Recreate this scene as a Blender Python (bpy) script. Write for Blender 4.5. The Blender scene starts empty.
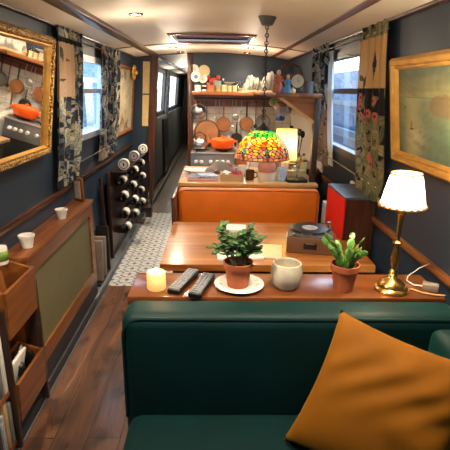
import bpy, bmesh, math, random
import numpy as np
from mathutils import Vector, Matrix, Quaternion
R = math.radians
PI = math.pi
random.seed(7)
SC = bpy.context.scene
COL = SC.collection

# ------------------------------------------------------------------ camera
F, H = 441.0, 1.58
ROLL = R(1.0)
PITCH, YAW = R(17.118), R(1.4118)
cyw, syw, cp, sp = math.cos(YAW), math.sin(YAW), math.cos(PITCH), math.sin(PITCH)
FWD = Vector((syw * cp, cyw * cp, -sp)); RGT = Vector((cyw, -syw, 0)); UPV = Vector((syw * sp, cyw * sp, cp))
cr, sr = math.cos(ROLL), math.sin(ROLL)
CR = RGT * cr + UPV * sr; CU = UPV * cr - RGT * sr
camd = bpy.data.cameras.new('camera'); cam = bpy.data.objects.new('camera', camd); COL.objects.link(cam)
camd.sensor_width = 36; camd.lens = F / 450 * 36; camd.clip_start = 0.05
Mx = Matrix.Identity(4)
for i in range(3):
    Mx[i][0] = CR[i]; Mx[i][1] = CU[i]; Mx[i][2] = -FWD[i]
Mx[2][3] = H
cam.matrix_world = Mx
SC.camera = cam

def at(px, py, Y):
    """real point at distance Y down the cabin seen in direction (px, py)"""
    d = FWD * F + CR * (px - 225) - CU * (py - 225)
    t = Y / d.y
    return Vector((d.x * t, Y, H + d.z * t))

# ------------------------------------------------------------------ colour
def lin(c):
    c = c / 255.0
    return c / 12.92 if c <= .04045 else ((c + .055) / 1.055) ** 2.4
def rgb(r, g, b): return (lin(r), lin(g), lin(b), 1.0)

# ------------------------------------------------------------------ materials
MATS = {}
def newmat(name):
    m = bpy.data.materials.new(name); m.use_nodes = True
    nt = m.node_tree; nt.nodes.clear()
    out = nt.nodes.new('ShaderNodeOutputMaterial')
    return m, nt, out
def princ(nt, out, col=None, rough=.5, metal=0, spec=.5, coat=0, sheen=0, sheen_col=None, trans=0):
    p = nt.nodes.new('ShaderNodeBsdfPrincipled')
    if col is not None: p.inputs['Base Color'].default_value = col
    p.inputs['Roughness'].default_value = rough
    p.inputs['Metallic'].default_value = metal
    p.inputs['Specular IOR Level'].default_value = spec
    p.inputs['Coat Weight'].default_value = coat
    p.inputs['Coat Roughness'].default_value = .15
    p.inputs['Sheen Weight'].default_value = sheen
    if sheen_col: p.inputs['Sheen Tint'].default_value = sheen_col
    p.inputs['Transmission Weight'].default_value = trans
    nt.links.new(p.outputs[0], out.inputs[0])
    return p
def ramp(nt, stops):
    r = nt.nodes.new('ShaderNodeValToRGB')
    e = r.color_ramp.elements
    e[0].position, e[0].color = stops[0]; e[1].position, e[1].color = stops[-1]
    for pos, c in stops[1:-1]:
        x = e.new(pos); x.color = c
    return r
def coords(nt, scale=(1, 1, 1), kind='Object', rot=(0, 0, 0)):
    tc = nt.nodes.new('ShaderNodeTexCoord'); mp = nt.nodes.new('ShaderNodeMapping')
    mp.inputs['Scale'].default_value = scale; mp.inputs['Rotation'].default_value = rot
    nt.links.new(tc.outputs[kind], mp.inputs[0]); return mp
def plain(name, col, rough=.5, metal=0, var=.12, vscale=14, spec=.5, coat=0, bump=0, bscale=60, sheen=0, sheen_col=None):
    m, nt, out = newmat(name)
    p = princ(nt, out, col, rough, metal, spec, coat, sheen, sheen_col)
    mp = coords(nt, (vscale,) * 3)
    n = nt.nodes.new('ShaderNodeTexNoise'); n.inputs['Scale'].default_value = 1; n.inputs['Detail'].default_value = 4
    nt.links.new(mp.outputs[0], n.inputs['Vector'])
    lo = tuple(max(0, x * (1 - var)) for x in col[:3]) + (1,); hi = tuple(min(1, x * (1 + var)) for x in col[:3]) + (1,)
    r = ramp(nt, [(.3, lo), (.7, hi)])
    nt.links.new(n.outputs[0], r.inputs[0]); nt.links.new(r.outputs[0], p.inputs['Base Color'])
    if bump:
        n2 = nt.nodes.new('ShaderNodeTexNoise'); n2.inputs['Scale'].default_value = bscale
        tc = nt.nodes.new('ShaderNodeTexCoord'); nt.links.new(tc.outputs['Object'], n2.inputs['Vector'])
        b = nt.nodes.new('ShaderNodeBump'); b.inputs['Strength'].default_value = bump; b.inputs['Distance'].default_value = .01
        nt.links.new(n2.outputs[0], b.inputs['Height']); nt.links.new(b.outputs[0], p.inputs['Normal'])
    MATS[name] = m; return m
def wood(name, dark, mid, light, axis='Y', scale=1.0, rough=.35, coat=.3, knots=0.0):
    m, nt, out = newmat(name)
    p = princ(nt, out, mid, rough, 0, .5, coat)
    s = {'X': (1.2, 14, 14), 'Y': (14, 1.2, 14), 'Z': (14, 14, 1.2)}[axis]
    mp = coords(nt, tuple(v * scale for v in s))
    n = nt.nodes.new('ShaderNodeTexNoise'); n.inputs['Scale'].default_value = 1.3; n.inputs['Detail'].default_value = 6; n.inputs['Distortion'].default_value = 1.2
    nt.links.new(mp.outputs[0], n.inputs['Vector'])
    r = ramp(nt, [(.28, dark), (.5, mid), (.74, light)])
    nt.links.new(n.outputs[0], r.inputs[0])
    nt.links.new(r.outputs[0], p.inputs['Base Color'])
    b = nt.nodes.new('ShaderNodeBump'); b.inputs['Strength'].default_value = .15; b.inputs['Distance'].default_value = .004
    nt.links.new(n.outputs[0], b.inputs['Height']); nt.links.new(b.outputs[0], p.inputs['Normal'])
    MATS[name] = m; return m
def glow(name, col, strength):
    m, nt, out = newmat(name)
    e = nt.nodes.new('ShaderNodeEmission'); e.inputs[0].default_value = col; e.inputs[1].default_value = strength
    nt.links.new(e.outputs[0], out.inputs[0]); MATS[name] = m; return m
def glass(name, tint=(1, 1, 1, 1), gl=.12):
    m, nt, out = newmat(name)
    t = nt.nodes.new('ShaderNodeBsdfTransparent'); t.inputs[0].default_value = tint
    g = nt.nodes.new('ShaderNodeBsdfGlossy'); g.inputs['Roughness'].default_value = .03
    mx = nt.nodes.new('ShaderNodeMixShader')
    fr = nt.nodes.new('ShaderNodeLayerWeight'); fr.inputs[0].default_value = .5
    pw = nt.nodes.new('ShaderNodeMath'); pw.operation = 'POWER'; pw.inputs[1].default_value = 5
    ad = nt.nodes.new('ShaderNodeMath'); ad.operation = 'MULTIPLY_ADD'; ad.inputs[1].default_value = .7; ad.inputs[2].default_value = gl * .5
    nt.links.new(fr.outputs['Facing'], pw.inputs[0]); nt.links.new(pw.outputs[0], ad.inputs[0]); nt.links.new(ad.outputs[0], mx.inputs[0])
    nt.links.new(t.outputs[0], mx.inputs[1]); nt.links.new(g.outputs[0], mx.inputs[2])
    nt.links.new(mx.outputs[0], out.inputs[0]); MATS[name] = m; return m
def vcol(name, rough=.8, trans=0.0, emit=0.0, bump=0, spec=.3, coat=0):
    """material that reads the dyed / painted pattern stored on the mesh"""
    m, nt, out = newmat(name)
    a = nt.nodes.new('ShaderNodeAttribute'); a.attribute_name = 'Col'
    p = princ(nt, out, None, rough, 0, spec, coat)
    nt.links.new(a.outputs['Color'], p.inputs['Base Color'])
    if bump:
        n2 = nt.nodes.new('ShaderNodeTexNoise'); n2.inputs['Scale'].default_value = 150
        tc = nt.nodes.new('ShaderNodeTexCoord'); nt.links.new(tc.outputs['Object'], n2.inputs['Vector'])
        b = nt.nodes.new('ShaderNodeBump'); b.inputs['Strength'].default_value = bump; b.inputs['Distance'].default_value = .004
        nt.links.new(n2.outputs[0], b.inputs['Height']); nt.links.new(b.outputs[0], p.inputs['Normal'])
    if trans:
        t = nt.nodes.new('ShaderNodeBsdfTranslucent'); nt.links.new(a.outputs['Color'], t.inputs[0])
        mx = nt.nodes.new('ShaderNodeMixShader'); mx.inputs[0].default_value = trans
        nt.links.new(p.outputs[0], mx.inputs[1]); nt.links.new(t.outputs[0], mx.inputs[2])
        nt.links.new(mx.outputs[0], out.inputs[0])
    MATS[name] = m; return m

plain('navy', rgb(38, 53, 68), .42, var=.06, vscale=3)
plain('navy_dark', rgb(30, 38, 46), .5, var=.1)
plain('cream_paint', rgb(232, 222, 204), .55, var=.03, vscale=2)
plain('kerb_grey', rgb(92, 98, 102), .5)
wood('mahogany', rgb(36, 18, 10), rgb(67, 36, 21), rgb(89, 50, 30), 'Y')
wood('mahogany_z', rgb(41, 21, 12), rgb(72, 39, 24), rgb(92, 52, 33), 'Z')
wood('mahogany_x', rgb(70, 30, 20), rgb(120, 62, 44), rgb(150, 84, 62), 'X')
wood('oak_y', rgb(82, 42, 16), rgb(125, 72, 31), rgb(153, 95, 47), 'Y', .8, .4, .2)
wood('oak_x', rgb(94, 47, 18), rgb(137, 78, 36), rgb(161, 100, 50), 'X', .8, .33, .35)
wood('oak_z', rgb(82, 42, 16), rgb(125, 72, 31), rgb(151, 91, 44), 'Z', .8, .4, .2)
wood('table_wood', rgb(112, 60, 22), rgb(162, 100, 46), rgb(196, 136, 70), 'X', .6, .28, .5)
wood('shelf_wood', rgb(72, 36, 13), rgb(111, 60, 25), rgb(141, 85, 41), 'X', .6, .3, .45)
wood('pine', rgb(150, 100, 50), rgb(190, 140, 80), rgb(214, 168, 104), 'X', .7, .45, .15)
wood('dark_wood', rgb(26, 15, 11), rgb(46, 28, 21), rgb(62, 40, 30), 'Z', 1, .4, .2)
wood('maroon_wood', rgb(28, 11, 11), rgb(44, 19, 18), rgb(56, 26, 24), 'Z', 1, .4, .2)
plain('olive_panel', rgb(112, 106, 72), .7, var=.06, vscale=6)
plain('white_ceramic', rgb(228, 224, 214), .25, var=.02, coat=.3)
plain('cream_ceramic', rgb(196, 186, 166), .35, var=.1, vscale=40)
plain('enamel_white', rgb(236, 232, 224), .3, var=.02)
plain('terracotta', rgb(158, 82, 46), .75, var=.2, vscale=30, bump=.15)
plain('clay_pink', rgb(196, 130, 104), .6, var=.12, vscale=20)
plain('soil', rgb(44, 30, 20), .95, var=.4, vscale=120, bump=.6)
plain('leaf_green', rgb(70, 112, 44), .4, var=.35, vscale=30)
plain('leaf_dark', rgb(54, 88, 42), .42, var=.4, vscale=30)
plain('stem_brown', rgb(96, 84, 50), .7)
plain('braid', rgb(150, 104, 48), .7)
plain('canopy_grey', rgb(92, 94, 84), .5, metal=.2)
plain('brass', rgb(206, 160, 86), .25, metal=1, var=.12)
plain('steel', rgb(190, 188, 184), .28, metal=1, var=.05)
plain('steel_soft', rgb(150, 150, 148), .4, metal=.8, var=.08)
plain('copper', rgb(160, 108, 72), .4, metal=.7, var=.15)
plain('iron', rgb(40, 38, 36), .5, metal=.4)
plain('black', rgb(18, 18, 19), .4, var=.05)
plain('rubber_grey', rgb(96, 98, 102), .6)
plain('button_white', rgb(128, 132, 140), .6)
plain('velvet', rgb(0, 33, 34), .55, var=.18, vscale=5, sheen=.1, sheen_col=rgb(60, 170, 150), spec=.2)
plain('mustard', rgb(124, 74, 3), .75, var=.12, vscale=8, sheen=.12, sheen_col=rgb(240, 190, 90), spec=.2)
plain('orange_leather', rgb(206, 104, 6), .45, var=.06, vscale=10, bump=.05, bscale=300)
plain('orange_trim', rgb(178, 92, 34), .5)
plain('orange_enamel', rgb(226, 84, 18), .22, coat=.4, var=.05)
plain('red_panel', rgb(226, 8, 10), .5, var=.03)
plain('window_lit_top', rgb(84, 90, 98), .35)
plain('paper', rgb(222, 220, 212), .8, var=.06, vscale=25)
plain('paper_print', rgb(150, 152, 156), .8, var=.45, vscale=60)
plain('kraft', rgb(182, 146, 110), .85, var=.08)
plain('red_fruit', rgb(176, 26, 30), .35, var=.2, vscale=60)
plain('brown_glass', rgb(66, 40, 22), .15, coat=.5)
plain('bottle_dark', rgb(16, 18, 14), .12, coat=.4)
plain('cloth_taupe', rgb(134, 120, 108), .9, var=.12)
plain('cloth_pink', rgb(196, 138, 132), .9, var=.15)
plain('crab_red', rgb(192, 66, 48), .4, var=.2, vscale=50)
plain('tin_orange', rgb(206, 116, 68), .45)
plain('tin_olive', rgb(176, 160, 96), .45, var=.2, vscale=40)
plain('tin_cream', rgb(222, 206, 156), .45, var=.1, vscale=60)
plain('tin_blue', rgb(156, 176, 176), .4, var=.15, vscale=50)
plain('doll_blue', rgb(72, 140, 186), .4, var=.25, vscale=40)
plain('doll_red', rgb(196, 104, 76), .5, var=.35, vscale=40)
plain('skin_clay', rgb(226, 186, 154), .5)
plain('basket', rgb(120, 70, 38), .8, var=.4, vscale=60, bump=.5)
plain('clock_face', rgb(196, 180, 146), .5, var=.06)
plain('mug_green', rgb(150, 168, 104), .35, var=.25, vscale=50)
plain('mug_pink', rgb(214, 170, 172), .35, var=.25, vscale=50)
plain('mug_bluewhite', rgb(176, 196, 216), .3, var=.3, vscale=60)
plain('plate_motif', rgb(196, 188, 176), .3, var=.3, vscale=70)
plain('plate_blue', rgb(92, 116, 158), .3, var=.4, vscale=40)
plain('wax', rgb(240, 216, 170), .5, var=.02)
plain('cable_white', rgb(226, 222, 214), .5, var=0.01)
plain('cable_gold', rgb(190, 140, 84), .5)
plain('plastic_grey', rgb(120, 108, 96), .5)
plain('boat_blue', rgb(22, 78, 118), .4, var=.08, vscale=2)
plain('boat_white', rgb(126, 136, 142), .4)
plain('corridor_green', rgb(92, 98, 88), .6)
plain('strip_beige', rgb(206, 180, 128), .6, var=.1, vscale=20)
plain('window_frame', rgb(88, 84, 80), .4, metal=.3)
plain('window_frame_light', rgb(190, 200, 206), .35, metal=.2)
plain('vinyl', rgb(22, 22, 28), .25, var=.1)
plain('player_case', rgb(100, 66, 44), .5, var=.1, vscale=80)
plain('player_deck', rgb(72, 66, 66), .4)
plain('book_grey', rgb(120, 118, 112), .6, var=.2)
plain('book_green', rgb(110, 150, 60), .6, var=.3, vscale=40)
plain('book_dark', rgb(44, 46, 52), .6)
plain('book_tan', rgb(170, 140, 104), .6, var=.15)
glass('pane_glass')
glass('frost_glass', (.66, .7, .74, 1))
glass('jar_glass', (.93, .96, .95, 1), .2)
glow('downlight_glow', (1, .86, .66, 1), 22)
glow('bulb_glow', (1, .78, .48, 1), 30)
glow('flame_glow', (1, .7, .3, 1), 14)
vcol('cloth_print', .85, trans=.12)
vcol('canvas_paint', .45, bump=.5, spec=.5)
vcol('stained_glass', .25, trans=.4, spec=.5)

def special_mats():
    # gilded carved frame
    m, nt, out = newmat('gilt_carved')
    p = princ(nt, out, rgb(190, 140, 60), .35, .55)
    mp = coords(nt, (1, 1, 1))
    v = nt.nodes.new('ShaderNodeTexVoronoi'); v.inputs['Scale'].default_value = 95
    nt.links.new(mp.outputs[0], v.inputs['Vector'])
    r = ramp(nt, [(.05, rgb(236, 200, 120)), (.45, rgb(196, 152, 78)), (.8, rgb(100, 70, 30))])
    nt.links.new(v.outputs['Distance'], r.inputs[0]); nt.links.new(r.outputs[0], p.inputs['Base Color'])
    b = nt.nodes.new('ShaderNodeBump'); b.invert = True; b.inputs['Strength'].default_value = .9; b.inputs['Distance'].default_value = .012
    nt.links.new(v.outputs['Distance'], b.inputs['Height']); nt.links.new(b.outputs[0], p.inputs['Normal'])
    MATS['gilt_carved'] = m
    plain('gilt', rgb(214, 164, 80), .35, metal=.5, var=.15, vscale=20)
    # silvered mirror
    m, nt, out = newmat('silver_mirror'); princ(nt, out, (.86, .86, .84, 1), .02, 1); MATS['silver_mirror'] = m
    # planks along the cabin
    m, nt, out = newmat('plank_floor')
    p = princ(nt, out, rgb(80, 52, 38), .33, 0, .5, .25)
    mp = coords(nt, (1, 1, 1), rot=(0, 0, R(90)))
    br = nt.nodes.new('ShaderNodeTexBrick')
    br.offset = .37; br.inputs['Scale'].default_value = 1
    br.inputs['Brick Width'].default_value = 1.7; br.inputs['Row Height'].default_value = .1535
    br.inputs['Mortar Size'].default_value = .0022
    br.inputs['Color1'].default_value = rgb(118, 82, 62); br.inputs['Color2'].default_value = rgb(92, 64, 50)
    br.inputs['Mortar'].default_value = rgb(24, 15, 11)
    mp.inputs['Location'].default_value = (0, .741, 0)
    nt.links.new(mp.outputs[0], br.inputs['Vector'])
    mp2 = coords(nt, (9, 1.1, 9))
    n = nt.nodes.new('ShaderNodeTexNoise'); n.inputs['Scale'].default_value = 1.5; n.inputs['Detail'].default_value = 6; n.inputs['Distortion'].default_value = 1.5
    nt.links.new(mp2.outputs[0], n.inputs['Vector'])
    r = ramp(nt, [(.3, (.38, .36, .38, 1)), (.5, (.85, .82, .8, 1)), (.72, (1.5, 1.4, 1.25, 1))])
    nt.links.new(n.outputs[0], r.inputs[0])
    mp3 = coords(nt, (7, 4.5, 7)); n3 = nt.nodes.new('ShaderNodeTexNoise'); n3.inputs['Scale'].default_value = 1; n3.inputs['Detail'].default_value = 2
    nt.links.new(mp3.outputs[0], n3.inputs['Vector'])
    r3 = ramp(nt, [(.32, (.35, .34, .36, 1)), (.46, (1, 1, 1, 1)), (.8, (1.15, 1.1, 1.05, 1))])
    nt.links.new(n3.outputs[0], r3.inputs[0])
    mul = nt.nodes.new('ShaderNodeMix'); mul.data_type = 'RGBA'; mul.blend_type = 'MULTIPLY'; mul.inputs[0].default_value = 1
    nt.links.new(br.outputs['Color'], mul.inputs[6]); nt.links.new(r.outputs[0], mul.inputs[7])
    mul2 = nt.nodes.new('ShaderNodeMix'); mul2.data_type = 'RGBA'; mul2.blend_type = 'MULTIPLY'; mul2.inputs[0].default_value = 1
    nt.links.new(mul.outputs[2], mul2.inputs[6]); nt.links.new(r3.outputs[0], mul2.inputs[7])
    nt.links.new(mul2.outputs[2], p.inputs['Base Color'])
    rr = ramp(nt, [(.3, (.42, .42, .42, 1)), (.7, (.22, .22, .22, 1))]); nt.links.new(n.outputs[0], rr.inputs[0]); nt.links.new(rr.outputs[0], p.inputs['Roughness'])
    b = nt.nodes.new('ShaderNodeBump'); b.inputs['Strength'].default_value = .3; b.inputs['Distance'].default_value = .003; b.invert = True
    nt.links.new(br.outputs['Fac'], b.inputs['Height']); nt.links.new(b.outputs[0], p.inputs['Normal'])
    MATS['plank_floor'] = m
    # encaustic tiles: pale ground, small dark star in each tile and joints
    m, nt, out = newmat('patterned_tile')
    p = princ(nt, out, rgb(200, 196, 186), .4)
    mp = coords(nt, (1, 1, 1)); sx = nt.nodes.new('ShaderNodeSeparateXYZ'); nt.links.new(mp.outputs[0], sx.inputs[0])
    def math_(op, a, b=None):
        q = nt.nodes.new('ShaderNodeMath'); q.operation = op
        for i, v in enumerate((a, b)):
            if v is None: continue
            if isinstance(v, (int, float)): q.inputs[i].default_value = v
            else: nt.links.new(v, q.inputs[i])
        return q.outputs[0]
    T = .125
    fx = math_('SUBTRACT', math_('FRACT', math_('MULTIPLY', sx.outputs[0], 1 / T)), .5)
    fy = math_('SUBTRACT', math_('FRACT', math_('MULTIPLY', sx.outputs[1], 1 / T)), .5)
    ax, ay = math_('ABSOLUTE', fx), math_('ABSOLUTE', fy)
    dist = math_('SQRT', math_('ADD', math_('MULTIPLY', fx, fx), math_('MULTIPLY', fy, fy)))
    ang = math_('ARCTAN2', fy, fx)
    petal = math_('MULTIPLY', math_('ABSOLUTE', math_('COSINE', math_('MULTIPLY', ang, 2))), .34)
    star = math_('MULTIPLY', math_('LESS_THAN', dist, math_('ADD', petal, .04)), math_('GREATER_THAN', dist, .1))
    corner = math_('GREATER_THAN', math_('ADD', ax, ay), .82)
    line = math_('MULTIPLY', math_('GREATER_THAN', math_('MAXIMUM', ax, ay), .42), math_('LESS_THAN', math_('MAXIMUM', ax, ay), .455))
    edge = math_('GREATER_THAN', math_('MAXIMUM', ax, ay), .488)
    dark = math_('MINIMUM', math_('ADD', math_('MULTIPLY', star, .75), math_('ADD', math_('MULTIPLY', line, .5), math_('ADD', math_('MULTIPLY', corner, .85), math_('MULTIPLY', edge, .6)))), 1.0)
    r = ramp(nt, [(0, rgb(210, 210, 206)), (1, rgb(62, 64, 70))]); nt.links.new(dark, r.inputs[0]); nt.links.new(r.outputs[0], p.inputs['Base Color'])
    MATS['patterned_tile'] = m
    # white wall tile
    m, nt, out = newmat('wall_tile')
    p = princ(nt, out, rgb(216, 212, 200), .25, coat=.2)
    mp = coords(nt, (1, 1, 1), rot=(R(-90), 0, 0))
    br = nt.nodes.new('ShaderNodeTexBrick'); br.offset = 0; br.inputs['Scale'].default_value = 1
    br.inputs['Brick Width'].default_value = .1; br.inputs['Row Height'].default_value = .1; br.inputs['Mortar Size'].default_value = .0025
    br.inputs['Color1'].default_value = rgb(222, 218, 208); br.inputs['Color2'].default_value = rgb(206, 202, 190); br.inputs['Mortar'].default_value = rgb(150, 144, 132)
    nt.links.new(mp.outputs[0], br.inputs['Vector']); nt.links.new(br.outputs['Color'], p.inputs['Base Color'])
    MATS['wall_tile'] = m
    # pleated lampshade lit from inside
    m, nt, out = newmat('shade_fabric')
    d = nt.nodes.new('ShaderNodeBsdfDiffuse'); d.inputs[0].default_value = rgb(246, 232, 204)
    t = nt.nodes.new('ShaderNodeBsdfTranslucent'); t.inputs[0].default_value = (1, .93, .78, 1)
    mx = nt.nodes.new('ShaderNodeMixShader'); mx.inputs[0].default_value = .6
    nt.links.new(d.outputs[0], mx.inputs[1]); nt.links.new(t.outputs[0], mx.inputs[2])
    nt.links.new(mx.outputs[0], out.inputs[0]); MATS['shade_fabric'] = m
    m, nt, out = newmat('shade_yellow')
    d = nt.nodes.new('ShaderNodeBsdfDiffuse'); d.inputs[0].default_value = rgb(240, 214, 130)
    t = nt.nodes.new('ShaderNodeBsdfTranslucent'); t.inputs[0].default_value = (1, .80, .36, 1)
    mx = nt.nodes.new('ShaderNodeMixShader'); mx.inputs[0].default_value = .6
    nt.links.new(d.outputs[0], mx.inputs[1]); nt.links.new(t.outputs[0], mx.inputs[2])
    nt.links.new(mx.outputs[0], out.inputs[0]); MATS['shade_yellow'] = m
    # glowing candle wax
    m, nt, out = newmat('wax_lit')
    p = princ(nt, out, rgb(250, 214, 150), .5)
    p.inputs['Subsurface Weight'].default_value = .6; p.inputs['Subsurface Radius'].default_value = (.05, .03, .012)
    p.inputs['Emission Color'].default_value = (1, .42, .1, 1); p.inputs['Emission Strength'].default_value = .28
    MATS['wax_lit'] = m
special_mats()

# ------------------------------------------------------------------ mesh helpers
class MB:
    def __init__(s): s.bm = bmesh.new()
    def _xf(s, verts, M): bmesh.ops.transform(s.bm, matrix=M, verts=verts)
    def box(s, c, d, rot=(0, 0, 0), bev=0, seg=2):
        """c centre, d full size"""
        r = bmesh.ops.create_cube(s.bm, size=1)
        v = r['verts']
        bmesh.ops.scale(s.bm, vec=d, verts=v)
        if bev:
            es = list({e for x in v for e in x.link_edges})
            q = bmesh.ops.bevel(s.bm, geom=es, offset=min(bev, min(d) * .49), segments=seg, profile=.5, affect='EDGES')
            v = list({x for f in q['faces'] for x in f.verts} | {x for x in v if x.is_valid})
        from mathutils import Euler
        s._xf(v, Matrix.Translation(c) @ Euler(rot).to_matrix().to_4x4()); return s
    def span(s, x0, x1, y0, y1, z0, z1, bev=0, seg=2):
        return s.box(((x0 + x1) / 2, (y0 + y1) / 2, (z0 + z1) / 2), (abs(x1 - x0), abs(y1 - y0), abs(z1 - z0)), bev=bev, seg=seg)
    def lathe(s, prof, c=(0, 0, 0), n=28, axis=(0, 0, 1), close=True, sc=(1, 1, 1), wob=None):
        Q = Vector((0, 0, 1)).rotation_difference(Vector(axis).normalized()).to_matrix().to_4x4()
        M = Matrix.Translation(c) @ Q @ Matrix.Diagonal((*sc, 1))
        rings = []
        for r, z in prof:
            if r < 1e-6: rings.append([s.bm.verts.new(M @ Vector((0, 0, z)))])
            else:
                rings.append([s.bm.verts.new(M @ Vector(((r + (wob(i / n, z) if wob else 0)) * math.cos(2 * PI * i / n), (r + (wob(i / n, z) if wob else 0)) * math.sin(2 * PI * i / n), z))) for i in range(n)])
        for a, b in zip(rings, rings[1:]):
            for i in range(n):
                j = (i + 1) % n
                if len(a) == 1 and len(b) == 1: continue
                if len(a) == 1: s.bm.faces.new((a[0], b[j], b[i]))
                elif len(b) == 1: s.bm.faces.new((a[i], a[j], b[0]))
                else: s.bm.faces.new((a[i], a[j], b[j], b[i]))
        return s
    def cyl(s, p0, p1, r, r1=None, n=16):
        p0, p1 = Vector(p0), Vector(p1); L = (p1 - p0).length; r1 = r if r1 is None else r1
        return s.lathe([(0, 0), (r, 0), (r1, L), (0, L)], p0, n, p1 - p0)
    def tube(s, pts, r, n=8):
        pts = [Vector(p) for p in pts]; rings = []
        t0 = (pts[1] - pts[0]).normalized(); ref = Vector((0, 0, 1)) if abs(t0.z) < .9 else Vector((1, 0, 0))
        u = t0.cross(ref).normalized()
        for i, p in enumerate(pts):
            t = (pts[min(i + 1, len(pts) - 1)] - pts[max(i - 1, 0)]).normalized()
            u = (u - t * u.dot(t)).normalized(); w = t.cross(u)
            rr = r(i / (len(pts) - 1)) if callable(r) else r
            rings.append([s.bm.verts.new(p + (u * math.cos(2 * PI * k / n) + w * math.sin(2 * PI * k / n)) * rr) for k in range(n)])
        for a, b in zip(rings, rings[1:]):
            for k in range(n): s.bm.faces.new((a[k], a[(k + 1) % n], b[(k + 1) % n], b[k]))
        s.bm.faces.new(rings[0][::-1]); s.bm.faces.new(rings[-1]); return s
    def ring(s, c, R_, r, axis=(0, 0, 1), n=24, m=8):
        Q = Vector((0, 0, 1)).rotation_difference(Vector(axis).normalized()); rings = []
        for i in range(n):
            a = 2 * PI * i / n
            rings.append([s.bm.verts.new(Vector(c) + Q @ Vector(((R_ + r * math.cos(2 * PI * k / m)) * math.cos(a), (R_ + r * math.cos(2 * PI * k / m)) * math.sin(a), r * math.sin(2 * PI * k / m)))) for k in range(m)])
        for i in range(n):
            a, b = rings[i], rings[(i + 1) % n]
            for k in range(m): s.bm.faces.new((a[k], b[k], b[(k + 1) % m], a[(k + 1) % m]))
        return s
    def ball(s, c, r, sc=(1, 1, 1), rot=(0, 0, 0), u=14, v=9):
        from mathutils import Euler
        q = bmesh.ops.create_uvsphere(s.bm, u_segments=u, v_segments=v, radius=r)
        s._xf(q['verts'], Matrix.Translation(c) @ Euler(rot).to_matrix().to_4x4() @ Matrix.Diagonal((*sc, 1))); return s
    def prism(s, poly, d):
        """poly: 3D points (planar loop), extruded by vector d"""
        d = Vector(d); a = [s.bm.verts.new(Vector(p)) for p in poly]; b = [s.bm.verts.new(Vector(p) + d) for p in poly]
        n = len(a)
        s.bm.faces.new(a[::-1]); s.bm.faces.new(b)
        for i in range(n): s.bm.faces.new((a[i], a[(i + 1) % n], b[(i + 1) % n], b[i]))
        return s
    def grid(s, fn, nu, nv, col=None, closed=False):
        V = [[s.bm.verts.new(fn(i / nu, j / nv)) for i in range(nu if closed else nu + 1)] for j in range(nv + 1)]
        for j in range(nv):
            for i in range(nu):
                k = (i + 1) % nu if closed else i + 1
                s.bm.faces.new((V[j][i], V[j][k], V[j + 1][k], V[j + 1][i]))
        return s
    def build(s, name, mat, parent=None, local=False, smooth=40, cols=None, solid=0, wipe=True):
        bm = s.bm
        bmesh.ops.recalc_face_normals(bm, faces=bm.faces)
        if parent is not None and not local: bm.transform(world(parent).inverted())
        for f in bm.faces: f.smooth = True
        for e in bm.edges:
            if len(e.link_faces) == 2 and e.calc_face_angle(0) > R(smooth): e.smooth = False
        me = bpy.data.meshes.new(name); bm.to_mesh(me); bm.free()
        if cols is not None:
            at_ = me.color_attributes.new('Col', 'FLOAT_COLOR', 'POINT')
            at_.data.foreach_set('color', np.asarray(cols, dtype=np.float32).ravel())
        me.materials.append(MATS[mat] if isinstance(mat, str) else mat)
        o = bpy.data.objects.new(name, me); COL.objects.link(o)
        if parent is not None: o.parent = parent
        if solid:
            md = o.modifiers.new('thick', 'SOLIDIFY'); md.thickness = solid; md.offset = 0
        return o
def world(o):
    M = o.matrix_basis.copy()
    while o.parent is not None:
        o = o.parent; M = o.matrix_basis @ M
    return M
def tag(o, label=None, cat=None, group=None, kind=None):
    if label: o['label'] = label
    if cat: o['category'] = cat
    if group: o['group'] = group
    if kind: o['kind'] = kind
    return o
def thing(name, loc, label, cat, group=None, rz=0, kind=None):
    o = bpy.data.objects.new(name, None); COL.objects.link(o)
    o.location = loc; o.rotation_euler = (0, 0, rz); o.empty_display_size = .05
    return tag(o, label, cat, group, kind)
def struct(o): o['kind'] = 'structure'; return o
def copy_tree(o, parent=None):
    c = o.copy(); COL.objects.link(c)
    if parent is not None: c.parent = parent
    for ch in [x for x in bpy.data.objects if x.parent == o and x != c]: copy_tree(ch, c)
    return c
def point(name, loc, energy, col=(1, .75, .45), size=.03):
    l = bpy.data.lights.new(name, 'POINT'); l.energy = energy; l.color = col; l.shadow_soft_size = size
    o = bpy.data.objects.new(name, l); o.location = loc; COL.objects.link(o); return o

# ------------------------------------------------------------------ room shell
Y0, Y1, YB = -1.6, 14.0, 5.45           # rear, far end of corridor, galley bulkhead
ZC = 1.935
def xl(z): return -1.03 if z <= .92 else -1.03 + (z - .92) * .0887
def xr(z): return .94 if z <= .9 else .94 - (z - .9) * .075
def zceil(x): return 1.995 - .07 * ((x + .03) / .93) ** 2

def hull_wall(name, xf, sgn, holes, zk):
    """leaning cabin side with window openings; holes = (y0,y1,z0,z1)"""
    mb = MB(); T = .06 * sgn
    ys = sorted({Y0, Y1, *[h[0] for h in holes], *[h[1] for h in holes]})
    for a, b in zip(ys, ys[1:]):
        hs = [h for h in holes if h[0] <= a and h[1] >= b]
        segs = [(0, zk), (zk, ZC + .05)] if not hs else [(0, zk), (zk, hs[0][2]), (hs[0][3], ZC + .05)]
        for z0, z1 in segs:
            mb.prism([(xf(z0), a, z0), (xf(z1), a, z1), (xf(z1) + T, a, z1), (xf(z0) + T, a, z0)], (0, b - a, 0))
    return struct(mb.build(name, 'navy'))
WL = [(-1.2, -.7, 1.2, 1.8), (3.2, 4.02, 1.2, 1.79), (7.2, 8.8, 1.15, 1.87), (9.15, 11.8, 1.15, 1.87)]
WR = [(-1.2, -.7, 1.2, 1.8), (2.55, 3.72, 1.15, 1.83)]
hull_wall('wall_left', xl, -1, WL, .92)
hull_wall('wall_right', xr, 1, WR, .9)
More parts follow.
